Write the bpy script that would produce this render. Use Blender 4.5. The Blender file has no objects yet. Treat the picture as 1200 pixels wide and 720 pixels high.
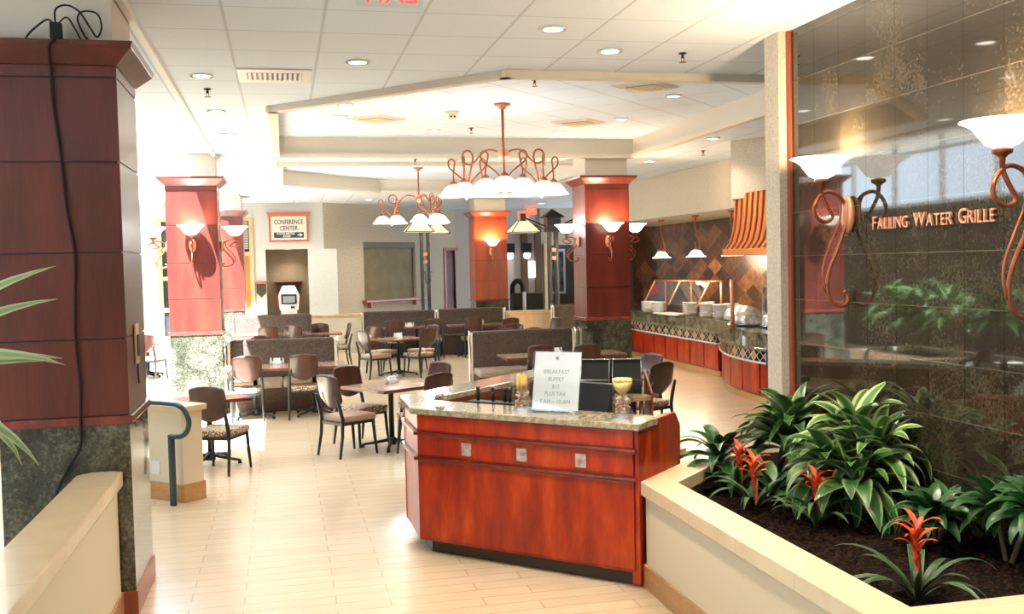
import bpy, bmesh, math, random
from mathutils import Vector, Matrix
R=math.radians
sc=bpy.context.scene
col=sc.collection
rnd=random.Random(7)
CEIL=3.907; REC=4.155; S=.677
WORLD=5.5; SUN=62.0; LAMPS=2.2; EXPO=.38

# ---------------------------------------------------------------- materials
def pset(b,**k):
    for n,v in k.items():
        n=n.replace('_',' ')
        if n in b.inputs: b.inputs[n].default_value=v
class NT:
    def __init__(s,name):
        s.m=bpy.data.materials.new(name); s.m.use_nodes=True
        s.t=s.m.node_tree; s.b=s.t.nodes['Principled BSDF']
    def n(s,kind,**k):
        x=s.t.nodes.new(kind)
        for a,v in k.items():
            if a in x.inputs: x.inputs[a].default_value=v
            else: setattr(x,a,v)
        return x
    def l(s,a,b): s.t.links.new(a,b)
    def coord(s,kind='Object',scale=(1,1,1),loc=(0,0,0),rot=(0,0,0)):
        c=s.n('ShaderNodeTexCoord'); m=s.n('ShaderNodeMapping')
        m.inputs['Scale'].default_value=scale; m.inputs['Location'].default_value=loc; m.inputs['Rotation'].default_value=rot
        s.l(c.outputs[kind],m.inputs['Vector']); return m.outputs['Vector']
    def ramp(s,fac,stops):
        r=s.n('ShaderNodeValToRGB'); e=r.color_ramp.elements
        while len(e)<len(stops): e.new(.5)
        for q,(p,c) in zip(e,stops): q.position=p; q.color=(*c,1)
        s.l(fac,r.inputs['Fac']); return r.outputs['Color']
    def math(s,op,a,b=None,c=None):
        x=s.n('ShaderNodeMath'); x.operation=op
        for i,v in enumerate((a,b,c)):
            if v is None: continue
            if isinstance(v,(int,float)): x.inputs[i].default_value=v
            else: s.l(v,x.inputs[i])
        return x.outputs[0]
    def mix(s,f,a,b,mode='MIX'):
        x=s.n('ShaderNodeMix'); x.data_type='RGBA'; x.blend_type=mode
        for i,v in ((0,f),(6,a),(7,b)):
            if isinstance(v,(int,float)): x.inputs[i].default_value=v
            elif isinstance(v,tuple): x.inputs[i].default_value=(*v,1)
            else: s.l(v,x.inputs[i])
        return x.outputs[2]
    def sep(s,v):
        x=s.n('ShaderNodeSeparateXYZ'); s.l(v,x.inputs[0]); return x.outputs
    def bump(s,h,st=.3,d=.01):
        x=s.n('ShaderNodeBump'); x.inputs['Strength'].default_value=st; x.inputs['Distance'].default_value=d
        s.l(h,x.inputs['Height']); s.l(x.outputs[0],s.b.inputs['Normal'])
    def base(s,c): s.l(c,s.b.inputs['Base Color'])
def plain(name,c,rough=.5,metal=0,**k):
    t=NT(name); pset(t.b,Base_Color=(*c,1),Roughness=rough,Metallic=metal,**k); return t.m
def noisy(name,c1,c2,scale=20,rough=.5,detail=4,lo=.35,hi=.65,stretch=(1,1,1),bump=0,**k):
    t=NT(name); v=t.coord(scale=stretch); n=t.n('ShaderNodeTexNoise',Scale=scale,Detail=detail); t.l(v,n.inputs['Vector'])
    t.base(t.ramp(n.outputs['Fac'],[(lo,c1),(hi,c2)])); pset(t.b,Roughness=rough,**k)
    if bump: t.bump(n.outputs['Fac'],bump)
    return t.m
def wood(name,dark,mid,light,scale=3,rough=.25,stretch=(1.6,1.6,.35),coat=.4):
    t=NT(name); v=t.coord(scale=stretch)
    n=t.n('ShaderNodeTexNoise',Scale=scale,Detail=3,Roughness=.55); t.l(v,n.inputs['Vector'])
    v2=t.coord(scale=(stretch[0]*18,stretch[1]*18,stretch[2]*5)); g=t.n('ShaderNodeTexNoise',Scale=scale*2,Detail=3); t.l(v2,g.inputs['Vector'])
    c=t.ramp(n.outputs['Fac'],[(.3,dark),(.5,mid),(.72,light)])
    c=t.mix(.35,c,t.ramp(g.outputs['Fac'],[(.3,tuple(x*.55 for x in mid)),(.7,tuple(min(1,x*1.35) for x in mid))]))
    t.base(c); pset(t.b,Roughness=rough,Coat_Weight=coat,Coat_Roughness=.12); return t.m
def stone(name,c1,c2,c3,scale=60,rough=.1,coat=1.0,blotch=3,lo=.41,hi=.61):
    t=NT(name); v=t.coord(); a=t.n('ShaderNodeTexNoise',Scale=scale,Detail=5,Roughness=.7); t.l(v,a.inputs['Vector'])
    b=t.n('ShaderNodeTexNoise',Scale=blotch,Detail=5,Roughness=.65); t.l(v,b.inputs['Vector'])
    f=t.math('ADD',t.math('MULTIPLY',a.outputs['Fac'],.55),t.math('MULTIPLY',b.outputs['Fac'],.45))
    t.base(t.ramp(f,[(lo,c1),(.5,c2),(hi,c3)])); pset(t.b,Roughness=rough,Coat_Weight=coat,Coat_Roughness=.02); return t
def emit(name,c,st,base=(.9,.9,.9)):
    t=NT(name); pset(t.b,Base_Color=(*base,1),Emission_Color=(*c,1),Emission_Strength=st,Roughness=.4); return t.m
def glass(name,c=(1,1,1),rough=0,ior=1.45):
    t=NT(name); pset(t.b,Base_Color=(*c,1),Roughness=rough,Transmission_Weight=1,IOR=ior); return t.m
M={}
M['cherry']=wood('cherry veneer',(.058,.010,.008),(.125,.020,.014),(.21,.038,.02),2.2,.3)
M['cherry_red']=wood('red cherry panel',(.16,.009,.004),(.43,.027,.005),(.80,.11,.012),3.4,.3,(2.2,2.2,.6),.15)
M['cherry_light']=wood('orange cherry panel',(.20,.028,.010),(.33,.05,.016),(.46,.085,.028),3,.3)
M['walnut']=wood('dark bent plywood',(.022,.007,.005),(.048,.014,.009),(.09,.03,.018),5,.28,(2,2,.6),.3)
M['table']=wood('table laminate',(.30,.17,.10),(.38,.23,.15),(.46,.29,.19),6,.22,(.5,3,1),.4)
M['table_edge']=wood('table wood edge',(.10,.025,.018),(.16,.045,.03),(.22,.07,.04),8,.3)
M['mould']=wood('dark moulding',(.08,.008,.005),(.16,.018,.008),(.25,.04,.012),6,.25)
M['toekick']=plain('dark toe kick',(.03,.012,.008),.4)
M['steel_dark']=plain('charcoal steel',(.025,.03,.032),.35,.4)
M['black']=plain('black plastic',(.010,.011,.012),.55,0,Specular_IOR_Level=.3)
M['blacksoft']=plain('matte black',(.012,.013,.014),.75)
M['chrome']=plain('chrome',(.85,.87,.9),.12,1)
M['steel']=plain('brushed steel',(.62,.64,.66),.25,1)
M['copper']=plain('copper sheet',(.80,.30,.09),.38,.55)
M['copper_seam']=plain('copper seam',(.42,.10,.03),.4,.5)
M['rust']=plain('rust bronze iron',(.34,.105,.045),.4,.55)
M['white']=plain('white plastic',(.85,.86,.87),.4)
M['paper']=plain('white card',(.9,.92,.95),.6)
M['ink']=plain('grey print',(.35,.36,.38),.7)
M['inkblack']=plain('dark print',(.06,.05,.05),.7)
M['ceramic']=plain('white ceramic',(.66,.66,.64),.2)
M['cream']=plain('cream painted wall',(.80,.70,.52),.75)
t=NT('cream tile cap'); s=t.sep(t.coord(loc=(0,.18,0))); j=t.math('GREATER_THAN',t.math('ABSOLUTE',t.math('SUBTRACT',t.math('FRACT',t.math('DIVIDE',s[1],.62)),.5)),.4955)
n=t.n('ShaderNodeTexNoise',Scale=5.0,Detail=3); t.l(t.coord(),n.inputs['Vector'])
t.base(t.mix(j,t.ramp(n.outputs['Fac'],[(.35,(.80,.62,.385)),(.65,(.86,.70,.46))]),(.62,.52,.38))); pset(t.b,Roughness=.3,Coat_Weight=.3); M['creamcap']=t.m
M['plaster']=plain('soffit plaster',(.69,.63,.54),.8)
M['trimwhite']=plain('white trim',(.80,.78,.74),.6)
M['wall_tan']=noisy('tan speckled vinyl',(.40,.345,.26),(.53,.465,.36),28,.8)
M['wall_niche']=noisy('brown speckled vinyl',(.28,.21,.14),(.40,.32,.22),55,.8)
M['wall_pale']=noisy('pale wall covering',(.58,.60,.57),(.69,.71,.67),40,.8)
M['wall_bulk']=noisy('beige wall covering',(.50,.44,.34),(.64,.575,.47),60,.8)
M['shutter']=noisy('olive roll shutter',(.165,.125,.045),(.215,.165,.07),3,.6)
M['booth']=noisy('taupe booth fabric',(.045,.029,.020),(.088,.058,.041),40,.75,bump=.1)
M['boothseat']=noisy('light taupe vinyl',(.30,.23,.18),(.38,.30,.24),30,.5)
M['taupe']=noisy('taupe seat fabric',(.33,.22,.17),(.43,.30,.235),60,.75)
M['yellowwood']=wood('blond wood',(.62,.40,.20),(.72,.50,.27),(.80,.58,.33),4,.4)
M['basewood']=wood('maple baseboard tile',(.48,.24,.09),(.56,.30,.12),(.64,.36,.16),3,.35,(1,1,3))
M['counter']=stone('speckled granite counter',(.22,.175,.11),(.42,.355,.24),(.60,.53,.40),120,.15,.4,25).m
M['counter2']=stone('green granite counter',(.07,.065,.035),(.19,.17,.10),(.36,.32,.21),70,.12,.7,6).m
M['counter_low']=stone('tan work surface',(.35,.24,.13),(.5,.36,.21),(.62,.47,.30),120,.25,.3,25).m
M['granite']=stone('dark green granite base',(.018,.02,.014),(.055,.056,.038),(.17,.165,.12),45,.12,.8,4).m
M['soil']=noisy('dark bark mulch',(.003,.002,.0015),(.06,.026,.014),45,.95,lo=.48,hi=.75,bump=.8,Specular_IOR_Level=.1)
M['stem']=plain('plant stem',(.10,.08,.04),.7)
M['bract']=plain('orange red bract',(.85,.075,.018),.45,Coat_Weight=.2)
M['stalk']=plain('red orange stalk',(.62,.10,.025),.5)
M['dark_glass']=plain('dark glazing',(.03,.035,.04),.05,Coat_Weight=1)
M['blue_cloth']=plain('navy cloth',(.02,.05,.10),.8)
M['screen']=plain('grey lcd screen',(.30,.33,.34),.25)
M['foil']=noisy('crumpled clear wrap',(.55,.55,.55),(.95,.95,.95),14,.18,Metallic=.35,bump=.8)
M['shade']=emit('lit alabaster shade',(1,.93,.80),2.6)
M['shade_warm']=emit('cream lamp shade',(1,.80,.5),.55,(.8,.68,.45))
M['lens']=emit('downlight lens',(1,.96,.88),6)
M['glow_white']=emit('lit lantern panel',(1,.93,.85),3)
M['glow_blue']=emit('cool light strip',(.75,.85,1),3)
M['exit_red']=emit('red exit letters',(1,.05,.04),1.6,(.9,.1,.08))
M['exit_box']=emit('red exit panel',(1,.12,.06),1.2,(.9,.2,.1))
def thin_glass(name,c,fac,rough=.02):
    t=NT(name); tr=t.n('ShaderNodeBsdfTransparent'); gl=t.n('ShaderNodeBsdfGlossy'); tr.inputs[0].default_value=(*c,1); gl.inputs['Roughness'].default_value=rough
    lw=t.n('ShaderNodeLayerWeight'); lw.inputs[0].default_value=.35; mx=t.n('ShaderNodeMixShader'); f=t.math('ADD',t.math('MULTIPLY',lw.outputs['Facing'],.18),fac)
    t.l(f,mx.inputs[0]); t.l(tr.outputs[0],mx.inputs[1]); t.l(gl.outputs[0],mx.inputs[2])
    o=[n for n in t.t.nodes if n.type=='OUTPUT_MATERIAL'][0]; t.l(mx.outputs[0],o.inputs[0]); return t.m
M['acrylic']=thin_glass('clear acrylic',(.96,.98,.98),.04)
M['glass']=thin_glass('clear glass',(.975,.985,.98),.03)
M['yellowpetal']=plain('yellow petals',(.85,.50,.10),.6,Subsurface_Weight=.1)
M['yellowwax']=plain('yellow wax petals',(.88,.66,.25),.5)
M['pebble']=noisy('mixed river pebbles',(.30,.14,.08),(.95,.78,.64),16,.35)
M['potpourri']=noisy('wrapped sweets',(.25,.08,.07),(.75,.6,.55),30,.4)
M['inlay']=noisy('pearly stone inlay',(.30,.22,.20),(.62,.50,.45),25,.2,Coat_Weight=.6)
M['frame_black']=plain('black frame',(.02,.018,.016),.4)
M['frame_brown']=plain('brown frame',(.10,.06,.035),.5)
M['greywall']=plain('pale grey wall',(.52,.50,.50),.8)
M['doorred']=wood('red brown door',(.05,.012,.008),(.09,.02,.012),(.13,.035,.02),3,.35)
M['jambred']=wood('red door jamb',(.26,.05,.025),(.34,.075,.035),(.4,.1,.05),3,.4)
M['dooroak']=wood('orange oak door',(.42,.16,.04),(.55,.23,.06),(.65,.31,.09),4,.4)
M['picture']=noisy('dark framed picture',(.01,.012,.015),(.18,.22,.22),3,.3,lo=.45,hi=.7)
M['wallpaper_dark']=noisy('dark brown wall',(.05,.035,.025),(.09,.065,.045),30,.8)
M['post_grey']=plain('dark grey green steel',(.045,.058,.058),.35,.2)
M['teal_metal']=plain('blue green painted steel',(.035,.075,.085),.3,.3)
M['chromeglass']=plain('lit glass tube',(.75,.80,.85),.1,.4)
M['red']=plain('red plastic',(.6,.03,.02),.4)
M['sign_bg']=plain('ivory sign panel',(.88,.84,.72),.5)
M['sign_frame']=plain('rose wood sign frame',(.50,.13,.08),.45)
M['sign_dark']=plain('navy sign panel',(.03,.06,.09),.5)
M['copperletter']=plain('copper letter',(.82,.36,.20),.35,.5)

# floor: wood look plank tiles running across the room
t=NT('floor plank tile')
v=t.coord(loc=(.31,.05,0)); br=t.n('ShaderNodeTexBrick',Scale=1.0)
br.offset=.37; br.inputs['Mortar Size'].default_value=.0045; br.inputs['Brick Width'].default_value=.92; br.inputs['Row Height'].default_value=.155
br.inputs['Color1'].default_value=(.60,.48,.335,1); br.inputs['Color2'].default_value=(.67,.55,.395,1); br.inputs['Mortar'].default_value=(.36,.27,.18,1)
br.inputs['Mortar Smooth'].default_value=.1
t.l(v,br.inputs['Vector'])
g=t.n('ShaderNodeTexNoise',Scale=3.0,Detail=4); t.l(t.coord(scale=(1,9,1)),g.inputs['Vector'])
t.base(t.mix(.35,br.outputs['Color'],t.ramp(g.outputs['Fac'],[(.3,(.56,.42,.26)),(.7,(.76,.61,.42))])))
pset(t.b,Roughness=.27,Coat_Weight=.35,Coat_Roughness=.18); M['floor']=t.m
# ceiling tile with T grid; bluish tint in the colour stands in for daylight
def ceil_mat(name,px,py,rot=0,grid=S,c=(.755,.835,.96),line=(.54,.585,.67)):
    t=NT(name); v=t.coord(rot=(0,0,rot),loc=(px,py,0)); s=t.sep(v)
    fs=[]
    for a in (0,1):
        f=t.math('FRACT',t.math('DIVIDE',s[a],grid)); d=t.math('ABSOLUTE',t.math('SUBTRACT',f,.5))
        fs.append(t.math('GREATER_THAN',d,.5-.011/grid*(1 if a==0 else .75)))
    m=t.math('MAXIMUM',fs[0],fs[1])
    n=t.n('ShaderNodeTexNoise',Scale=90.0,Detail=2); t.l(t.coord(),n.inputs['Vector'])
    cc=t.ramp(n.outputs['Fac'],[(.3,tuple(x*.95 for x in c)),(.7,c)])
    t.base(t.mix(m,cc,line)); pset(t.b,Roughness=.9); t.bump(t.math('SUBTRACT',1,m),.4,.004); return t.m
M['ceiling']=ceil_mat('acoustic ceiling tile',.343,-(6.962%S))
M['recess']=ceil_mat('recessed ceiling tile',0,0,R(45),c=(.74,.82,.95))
# big polished granite wall tiles
t=stone('polished brown granite tile',(.012,.0095,.0065),(.034,.0275,.018),(.095,.077,.051),48,.04,.55,3.0,.33,.70)
s=t.sep(t.coord()); fs=[]
for a,off,gr in ((1,4.78,.3335),(2,1.165,.335)):
    f=t.math('FRACT',t.math('DIVIDE',t.math('SUBTRACT',s[a],off-gr/2),gr)); d=t.math('ABSOLUTE',t.math('SUBTRACT',f,.5))
    fs.append(t.math('LESS_THAN',d,.0032/gr))
cn=[l.from_socket for l in t.t.links if l.to_socket==t.b.inputs['Base Color']][0]
wn=t.n('ShaderNodeTexWhiteNoise',noise_dimensions='2D')
cv=t.n('ShaderNodeCombineXYZ')
for i,(a,off,gr) in enumerate(((1,4.78,.3335),(2,1.165,.335))): t.l(t.math('FLOOR',t.math('DIVIDE',t.math('SUBTRACT',s[a],off),gr)),cv.inputs[i])
t.l(cv.outputs[0],wn.inputs['Vector'])
sh=t.ramp(wn.outputs['Value'],[(0,(.72,.72,.72)),(1,(1.25,1.22,1.15))])
cn=t.mix(1.0,cn,sh,'MULTIPLY')
t.base(t.mix(fs[0],t.mix(fs[1],cn,(.10,.085,.065)),(.006,.005,.004))); t.l(t.math('MULTIPLY',t.math('SUBTRACT',1,fs[0]),.55),t.b.inputs['Coat Weight']); pset(t.b,IOR=1.5); M['granite_wall']=t.m
# diamond slate tile wall
t=NT('diamond slate tile'); v=t.coord(rot=(R(45),0,0),scale=(1,.5,1)); s=t.sep(v)
gr=.26; fs=[];cv=t.n('ShaderNodeCombineXYZ')
for i,a in enumerate((1,2)):
    q=t.math('DIVIDE',s[a],gr); f=t.math('ABSOLUTE',t.math('SUBTRACT',t.math('FRACT',q),.5)); fs.append(t.math('GREATER_THAN',f,.485)); t.l(t.math('FLOOR',q),cv.inputs[i])
wn=t.n('ShaderNodeTexWhiteNoise',noise_dimensions='2D'); t.l(cv.outputs[0],wn.inputs['Vector'])
n=t.n('ShaderNodeTexNoise',Scale=7.0,Detail=4); t.l(t.coord(),n.inputs['Vector'])
f=t.math('ADD',t.math('MULTIPLY',wn.outputs['Value'],.35),t.math('MULTIPLY',n.outputs['Fac'],.65))
c=t.ramp(f,[(.22,(.009,.004,.003)),(.45,(.05,.018,.007)),(.6,(.14,.05,.016)),(.78,(.28,.12,.04))])
t.base(t.mix(t.math('MAXIMUM',fs[0],fs[1]),c,(.17,.10,.05))); pset(t.b,Roughness=.3,Coat_Weight=.4); M['slate']=t.m
# argyle tile band: needs UV in tile units
t=NT('argyle tile band'); c=t.n('ShaderNodeTexCoord'); s=t.sep(c.outputs['UV'])
x=s[0]; y=s[1]
fx=t.math('ABSOLUTE',t.math('SUBTRACT',t.math('FRACT',x),.5)); fy=t.math('ABSOLUTE',t.math('SUBTRACT',y,.5))
dd=t.math('ADD',fx,fy)
dia=t.math('LESS_THAN',dd,.46); ln=t.math('LESS_THAN',t.math('ABSOLUTE',t.math('SUBTRACT',dd,.5)),.05)
fx2=t.math('ABSOLUTE',t.math('SUBTRACT',t.math('FRACT',t.math('ADD',x,.5)),.5))
inner=t.math('LESS_THAN',t.math('ADD',t.math('ABSOLUTE',t.math('SUBTRACT',t.math('FRACT',t.math('MULTIPLY',x,2.0)),.5)),fy),.30)
alt=t.math('GREATER_THAN',t.math('FRACT',t.math('MULTIPLY',t.math('FLOOR',x),.5)),.25)
cc=t.mix(alt,(.005,.007,.012),(.55,.30,.10))
out=t.mix(t.math('GREATER_THAN',t.math('FRACT',t.math('ADD',t.math('MULTIPLY',x,1),.5)),.5),(.012,.014,.05),(.01,.03,.13))
c1=t.mix(dia,out,cc); t.base(t.mix(ln,c1,(.72,.62,.45))); pset(t.b,Roughness=.2,Coat_Weight=.4); M['argyle']=t.m
# patterned seat fabric
t=NT('geometric seat fabric'); v=t.coord(); vo=t.n('ShaderNodeTexVoronoi',Scale=22.0); vo.feature='DISTANCE_TO_EDGE'; t.l(v,vo.inputs['Vector'])
t.base(t.ramp(vo.outputs['Distance'],[(.06,(.13,.075,.05)),(.12,(.60,.47,.34)),(.30,(.55,.42,.30)),(.38,(.20,.12,.08))])); pset(t.b,Roughness=.8); M['pattern']=t.m
# leaves (UV x across the blade)
def leafmat(name,mid,edge,lo=.28,rough=.28):
    t=NT(name); c=t.n('ShaderNodeTexCoord'); s=t.sep(c.outputs['UV']); f=t.math('ABSOLUTE',t.math('SUBTRACT',s[0],.5))
    n=t.n('ShaderNodeTexNoise',Scale=6.0); t.l(t.coord(),n.inputs['Vector'])
    f=t.math('ADD',f,t.math('MULTIPLY',t.math('SUBTRACT',n.outputs['Fac'],.5),.12))
    t.base(t.ramp(f,[(lo,mid),(lo+.1,edge)])); pset(t.b,Roughness=rough,Coat_Weight=.25,Coat_Roughness=.2); return t.m
M['leaf']=leafmat('dark glossy leaf',(.018,.075,.015),(.03,.11,.025))
M['leafvar']=leafmat('striped dracaena leaf',(.05,.16,.03),(.42,.52,.20),.24)
M['leafvar2']=leafmat('pale margin leaf',(.03,.10,.022),(.30,.40,.14),.34)
M['leafstrap']=leafmat('strap leaf',(.03,.085,.025),(.09,.17,.07),.3)
M['leafpalm']=leafmat('yellow green palm leaf',(.30,.42,.16),(.55,.62,.33),.2)

# ---------------------------------------------------------------- mesh building
class MB:
    def __init__(s): s.v=[]; s.f=[]; s.uv={}; s.sm=set()
    def add(s,vs,fs,smooth=False,M4=None):
        o=len(s.v); s.v+= [tuple(M4@Vector(p)) if M4 else tuple(p) for p in vs]
        for f in fs:
            if smooth: s.sm.add(len(s.f))
            s.f.append(tuple(i+o for i in f))
        return s
    def box(s,x0,x1,y0,y1,z0,z1,M4=None):
        return s.add([(x0,y0,z0),(x1,y0,z0),(x1,y1,z0),(x0,y1,z0),(x0,y0,z1),(x1,y0,z1),(x1,y1,z1),(x0,y1,z1)],
            [(0,3,2,1),(4,5,6,7),(0,1,5,4),(1,2,6,5),(2,3,7,6),(3,0,4,7)],False,M4)
    def prism(s,poly,z0,z1,M4=None):
        a=sum(poly[i][0]*poly[(i+1)%len(poly)][1]-poly[(i+1)%len(poly)][0]*poly[i][1] for i in range(len(poly)))
        if a<0: poly=poly[::-1]
        n=len(poly)
        return s.add([(x,y,z0) for x,y in poly]+[(x,y,z1) for x,y in poly],
            [tuple(range(n-1,-1,-1)),tuple(range(n,2*n))]+[(i,(i+1)%n,(i+1)%n+n,i+n) for i in range(n)],False,M4)
    def frust(s,a,z0,b,z1,M4=None):   # two matching polygons
        n=len(a)
        return s.add([(x,y,z0) for x,y in a]+[(x,y,z1) for x,y in b],
            [tuple(range(n-1,-1,-1)),tuple(range(n,2*n))]+[(i,(i+1)%n,(i+1)%n+n,i+n) for i in range(n)],False,M4)
    def lathe(s,prof,n=24,M4=None,cap=True,smooth=True):
        vs=[];fs=[]
        for r,z in prof:
            for k in range(n):
                a=2*math.pi*k/n; vs.append((r*math.cos(a),r*math.sin(a),z))
        m=len(prof)
        for i in range(m-1):
            for k in range(n):
                k2=(k+1)%n; fs.append((i*n+k,i*n+k2,(i+1)*n+k2,(i+1)*n+k))
        s.add(vs,fs,smooth,M4)
        if cap:
            o=len(s.v)-len(vs)
            if prof[0][0]>1e-5: s.f.append(tuple(o+k for k in range(n-1,-1,-1)))
            if prof[-1][0]>1e-5: s.f.append(tuple(o+(m-1)*n+k for k in range(n)))
        return s
    def cyl(s,x,y,z0,z1,r,n=16,r2=None): return s.lathe([(r,z0),(r if r2 is None else r2,z1)],n,Matrix.Translation((x,y,0)))
    def ball(s,c,r,n=16,m=8,sq=(1,1,1)):
        pr=[(max(1e-6,r*math.sin(math.pi*i/m)),-r*math.cos(math.pi*i/m)) for i in range(m+1)]
        return s.lathe(pr,n,Matrix.Translation(c)@Matrix.Diagonal((*sq,1)),False)
    def tube(s,pts,r,n=8,cap=True):
        P=[Vector(p) for p in pts]; rr=r if isinstance(r,(list,tuple)) else [r]*len(P)
        vs=[];fs=[]; up=None
        for i,p in enumerate(P):
            d=(P[min(i+1,len(P)-1)]-P[max(i-1,0)]).normalized()
            if up is None: up=Vector((0,0,1)) if abs(d.z)<.9 else Vector((1,0,0))
            x=d.cross(up); 
            if x.length<1e-4: x=d.orthogonal()
            x.normalize(); y=x.cross(d).normalized(); up=y
            for k in range(n):
                a=2*math.pi*k/n; vs.append(p+x*(rr[i]*math.cos(a))+y*(rr[i]*math.sin(a)))
        for i in range(len(P)-1):
            for k in range(n):
                k2=(k+1)%n; fs.append((i*n+k,(i+1)*n+k,(i+1)*n+k2,i*n+k2))
        s.add(vs,fs,True)
        if cap:
            o=len(s.v)-len(vs); s.f.append(tuple(o+k for k in range(n))); s.f.append(tuple(o+(len(P)-1)*n+k for k in range(n-1,-1,-1)))
        return s
    def bar(s,a,b,w,d=None,up=(0,0,1)):   # rectangular bar from a to b
        a=Vector(a);b=Vector(b);d=d or w;z=(b-a).normalized();u=Vector(up)
        if abs(z.dot(u))>.95: u=Vector((0,1,0))
        x=z.cross(u).normalized();y=x.cross(z)
        vs=[p+x*(i*w/2)+y*(j*d/2) for p in (a,b) for i,j in ((-1,-1),(1,-1),(1,1),(-1,1))]
        return s.add(vs,[(0,1,2,3),(7,6,5,4),(0,4,5,1),(1,5,6,2),(2,6,7,3),(3,7,4,0)])
    def mesh(s,name,mat,bevel=0,seg=2):
        me=bpy.data.meshes.new(name); me.from_pydata(s.v,[],s.f)
        for i in s.sm: me.polygons[i].use_smooth=True
        if s.uv:
            l=me.uv_layers.new(name='UVMap')
            for p in me.polygons:
                for li in p.loop_indices: l.data[li].uv=s.uv.get(me.loops[li].vertex_index,(0,0))
        b=bmesh.new(); b.from_mesh(me)
        bmesh.ops.recalc_face_normals(b,faces=b.faces)
        if bevel:
            es=[e for e in b.edges if len(e.link_faces)==2 and e.calc_face_angle(0)>.5]
            bmesh.ops.bevel(b,geom=es,offset=bevel,segments=seg,profile=.6,affect='EDGES',clamp_overlap=True)
        b.to_mesh(me); b.free()
        me.materials.append(M[mat] if isinstance(mat,str) else mat); return me
def obj(name,me,parent=None,loc=None,rot=None,label=None):
    o=bpy.data.objects.new(name,me); col.objects.link(o)
    if parent: o.parent=parent
    if loc: o.location=loc
    if rot is not None: o.rotation_euler=(0,0,rot) if isinstance(rot,(int,float)) else rot
    if label: o['label']=label
    return o
def tag(o,label,cat,group=None):
    o['label']=label; o['category']=cat
    if group: o['group']=group
    return o
def thing(name,label,cat,loc=(0,0,0),rot=0,group=None):
    o=bpy.data.objects.new(name,None); o.empty_display_size=.1; col.objects.link(o); o.location=loc
    o.rotation_euler=(0,0,rot) if isinstance(rot,(int,float)) else rot
    return tag(o,label,cat,group)
def struct(name,me,label=None,loc=None,rot=None):
    o=obj(name,me,None,loc,rot); o['kind']='structure'
    if label: o['label']=label
    return o
def parts(root,spec):
    """spec: list of (name, mesh[, subspec[, label]])"""
    for e in spec:
        c=obj(e[0],e[1],root)
        if len(e)>3 and e[3]: c['label']=e[3]
        if len(e)>2 and e[2]: parts(c,e[2])
def box(name,mat,x0,x1,y0,y1,z0,z1,bevel=0): return MB().box(x0,x1,y0,y1,z0,z1).mesh(name,mat,bevel)
def cat(pts,n=6,closed=False):
    P=[Vector(p) for p in pts]; out=[]
    N=len(P)
    for i in range(N if closed else N-1):
        a=P[i-1] if (i>0 or closed) else P[0]*2-P[1]; b=P[i]; c=P[(i+1)%N]; d=P[(i+2)%N] if (i+2<N or closed) else P[-1]*2-P[-2]
        for k in range(n):
            t=k/n; out.append(.5*((2*b)+(c-a)*t+(2*a-5*b+4*c-d)*t*t+(3*b-a-3*c+d)*t**3))
    if not closed: out.append(P[-1])
    return out
_tc={}
def text_mesh(s,size,mat,ext=.004,xs=1.0,align='CENTER',bold=0):
    cu=bpy.data.curves.new('lettering','FONT'); cu.body=s; cu.size=size; cu.extrude=ext; cu.align_x=align; cu.align_y='CENTER'; cu.offset=bold; cu.resolution_u=3
    o=bpy.data.objects.new('lettering',cu); col.objects.link(o)
    dg=bpy.context.evaluated_depsgraph_get(); me=bpy.data.meshes.new_from_object(o.evaluated_get(dg))
    bpy.data.objects.remove(o); bpy.data.curves.remove(cu)
    for v in me.vertices: v.co.x*=xs
    me.materials.clear(); me.materials.append(M[mat]); return me
def light(name,kind,loc,energy,color=(.64,.83,1),size=.05,rot=None,**k):
    l=bpy.data.lights.new(name,kind); l.energy=energy; l.color=color
    if kind in('POINT','SPOT'): l.shadow_soft_size=size
    if kind=='AREA': l.size=size
    for a,v in k.items(): setattr(l,a,v)
    o=bpy.data.objects.new(name,l); col.objects.link(o); o.location=loc
    if rot: o.rotation_euler=rot
    return o
# ---------------------------------------------------------------- room shell
def fill(name,mat,loops,z):
    b=bmesh.new()
    for lp in loops:
        vs=[b.verts.new((x,y,z)) for x,y in lp]
        for i in range(len(vs)): b.edges.new((vs[i],vs[(i+1)%len(vs)]))
    bmesh.ops.triangle_fill(b,edges=b.edges[:],use_beauty=True)
    bmesh.ops.recalc_face_normals(b,faces=b.faces)
    for f in b.faces:
        if f.normal.z>0: f.normal_flip()
    me=bpy.data.meshes.new(name); b.to_mesh(me); b.free(); me.materials.append(M[mat]); return me
struct('floor',box('floor','floor',-9,13,-5,34,-.2,0))
OUT=[(-7,-5),(13,-5),(13,34),(-7,34),(-7,25.5),(-1.37,25.5),(-1.37,9.7),(-7,9.7)]
OC1=[(-.05,11.1),(2.02,8.92),(5.62,8.92),(5.62,15.55),(-.05,15.55)]
OC2=[(0,16.77),(5.55,16.77),(5.55,22.95),(2.2,22.95),(0,20.55)]
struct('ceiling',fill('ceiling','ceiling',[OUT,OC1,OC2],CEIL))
struct('roof',MB().prism(OUT,4.5,4.7).mesh('roof','trimwhite'))
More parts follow.
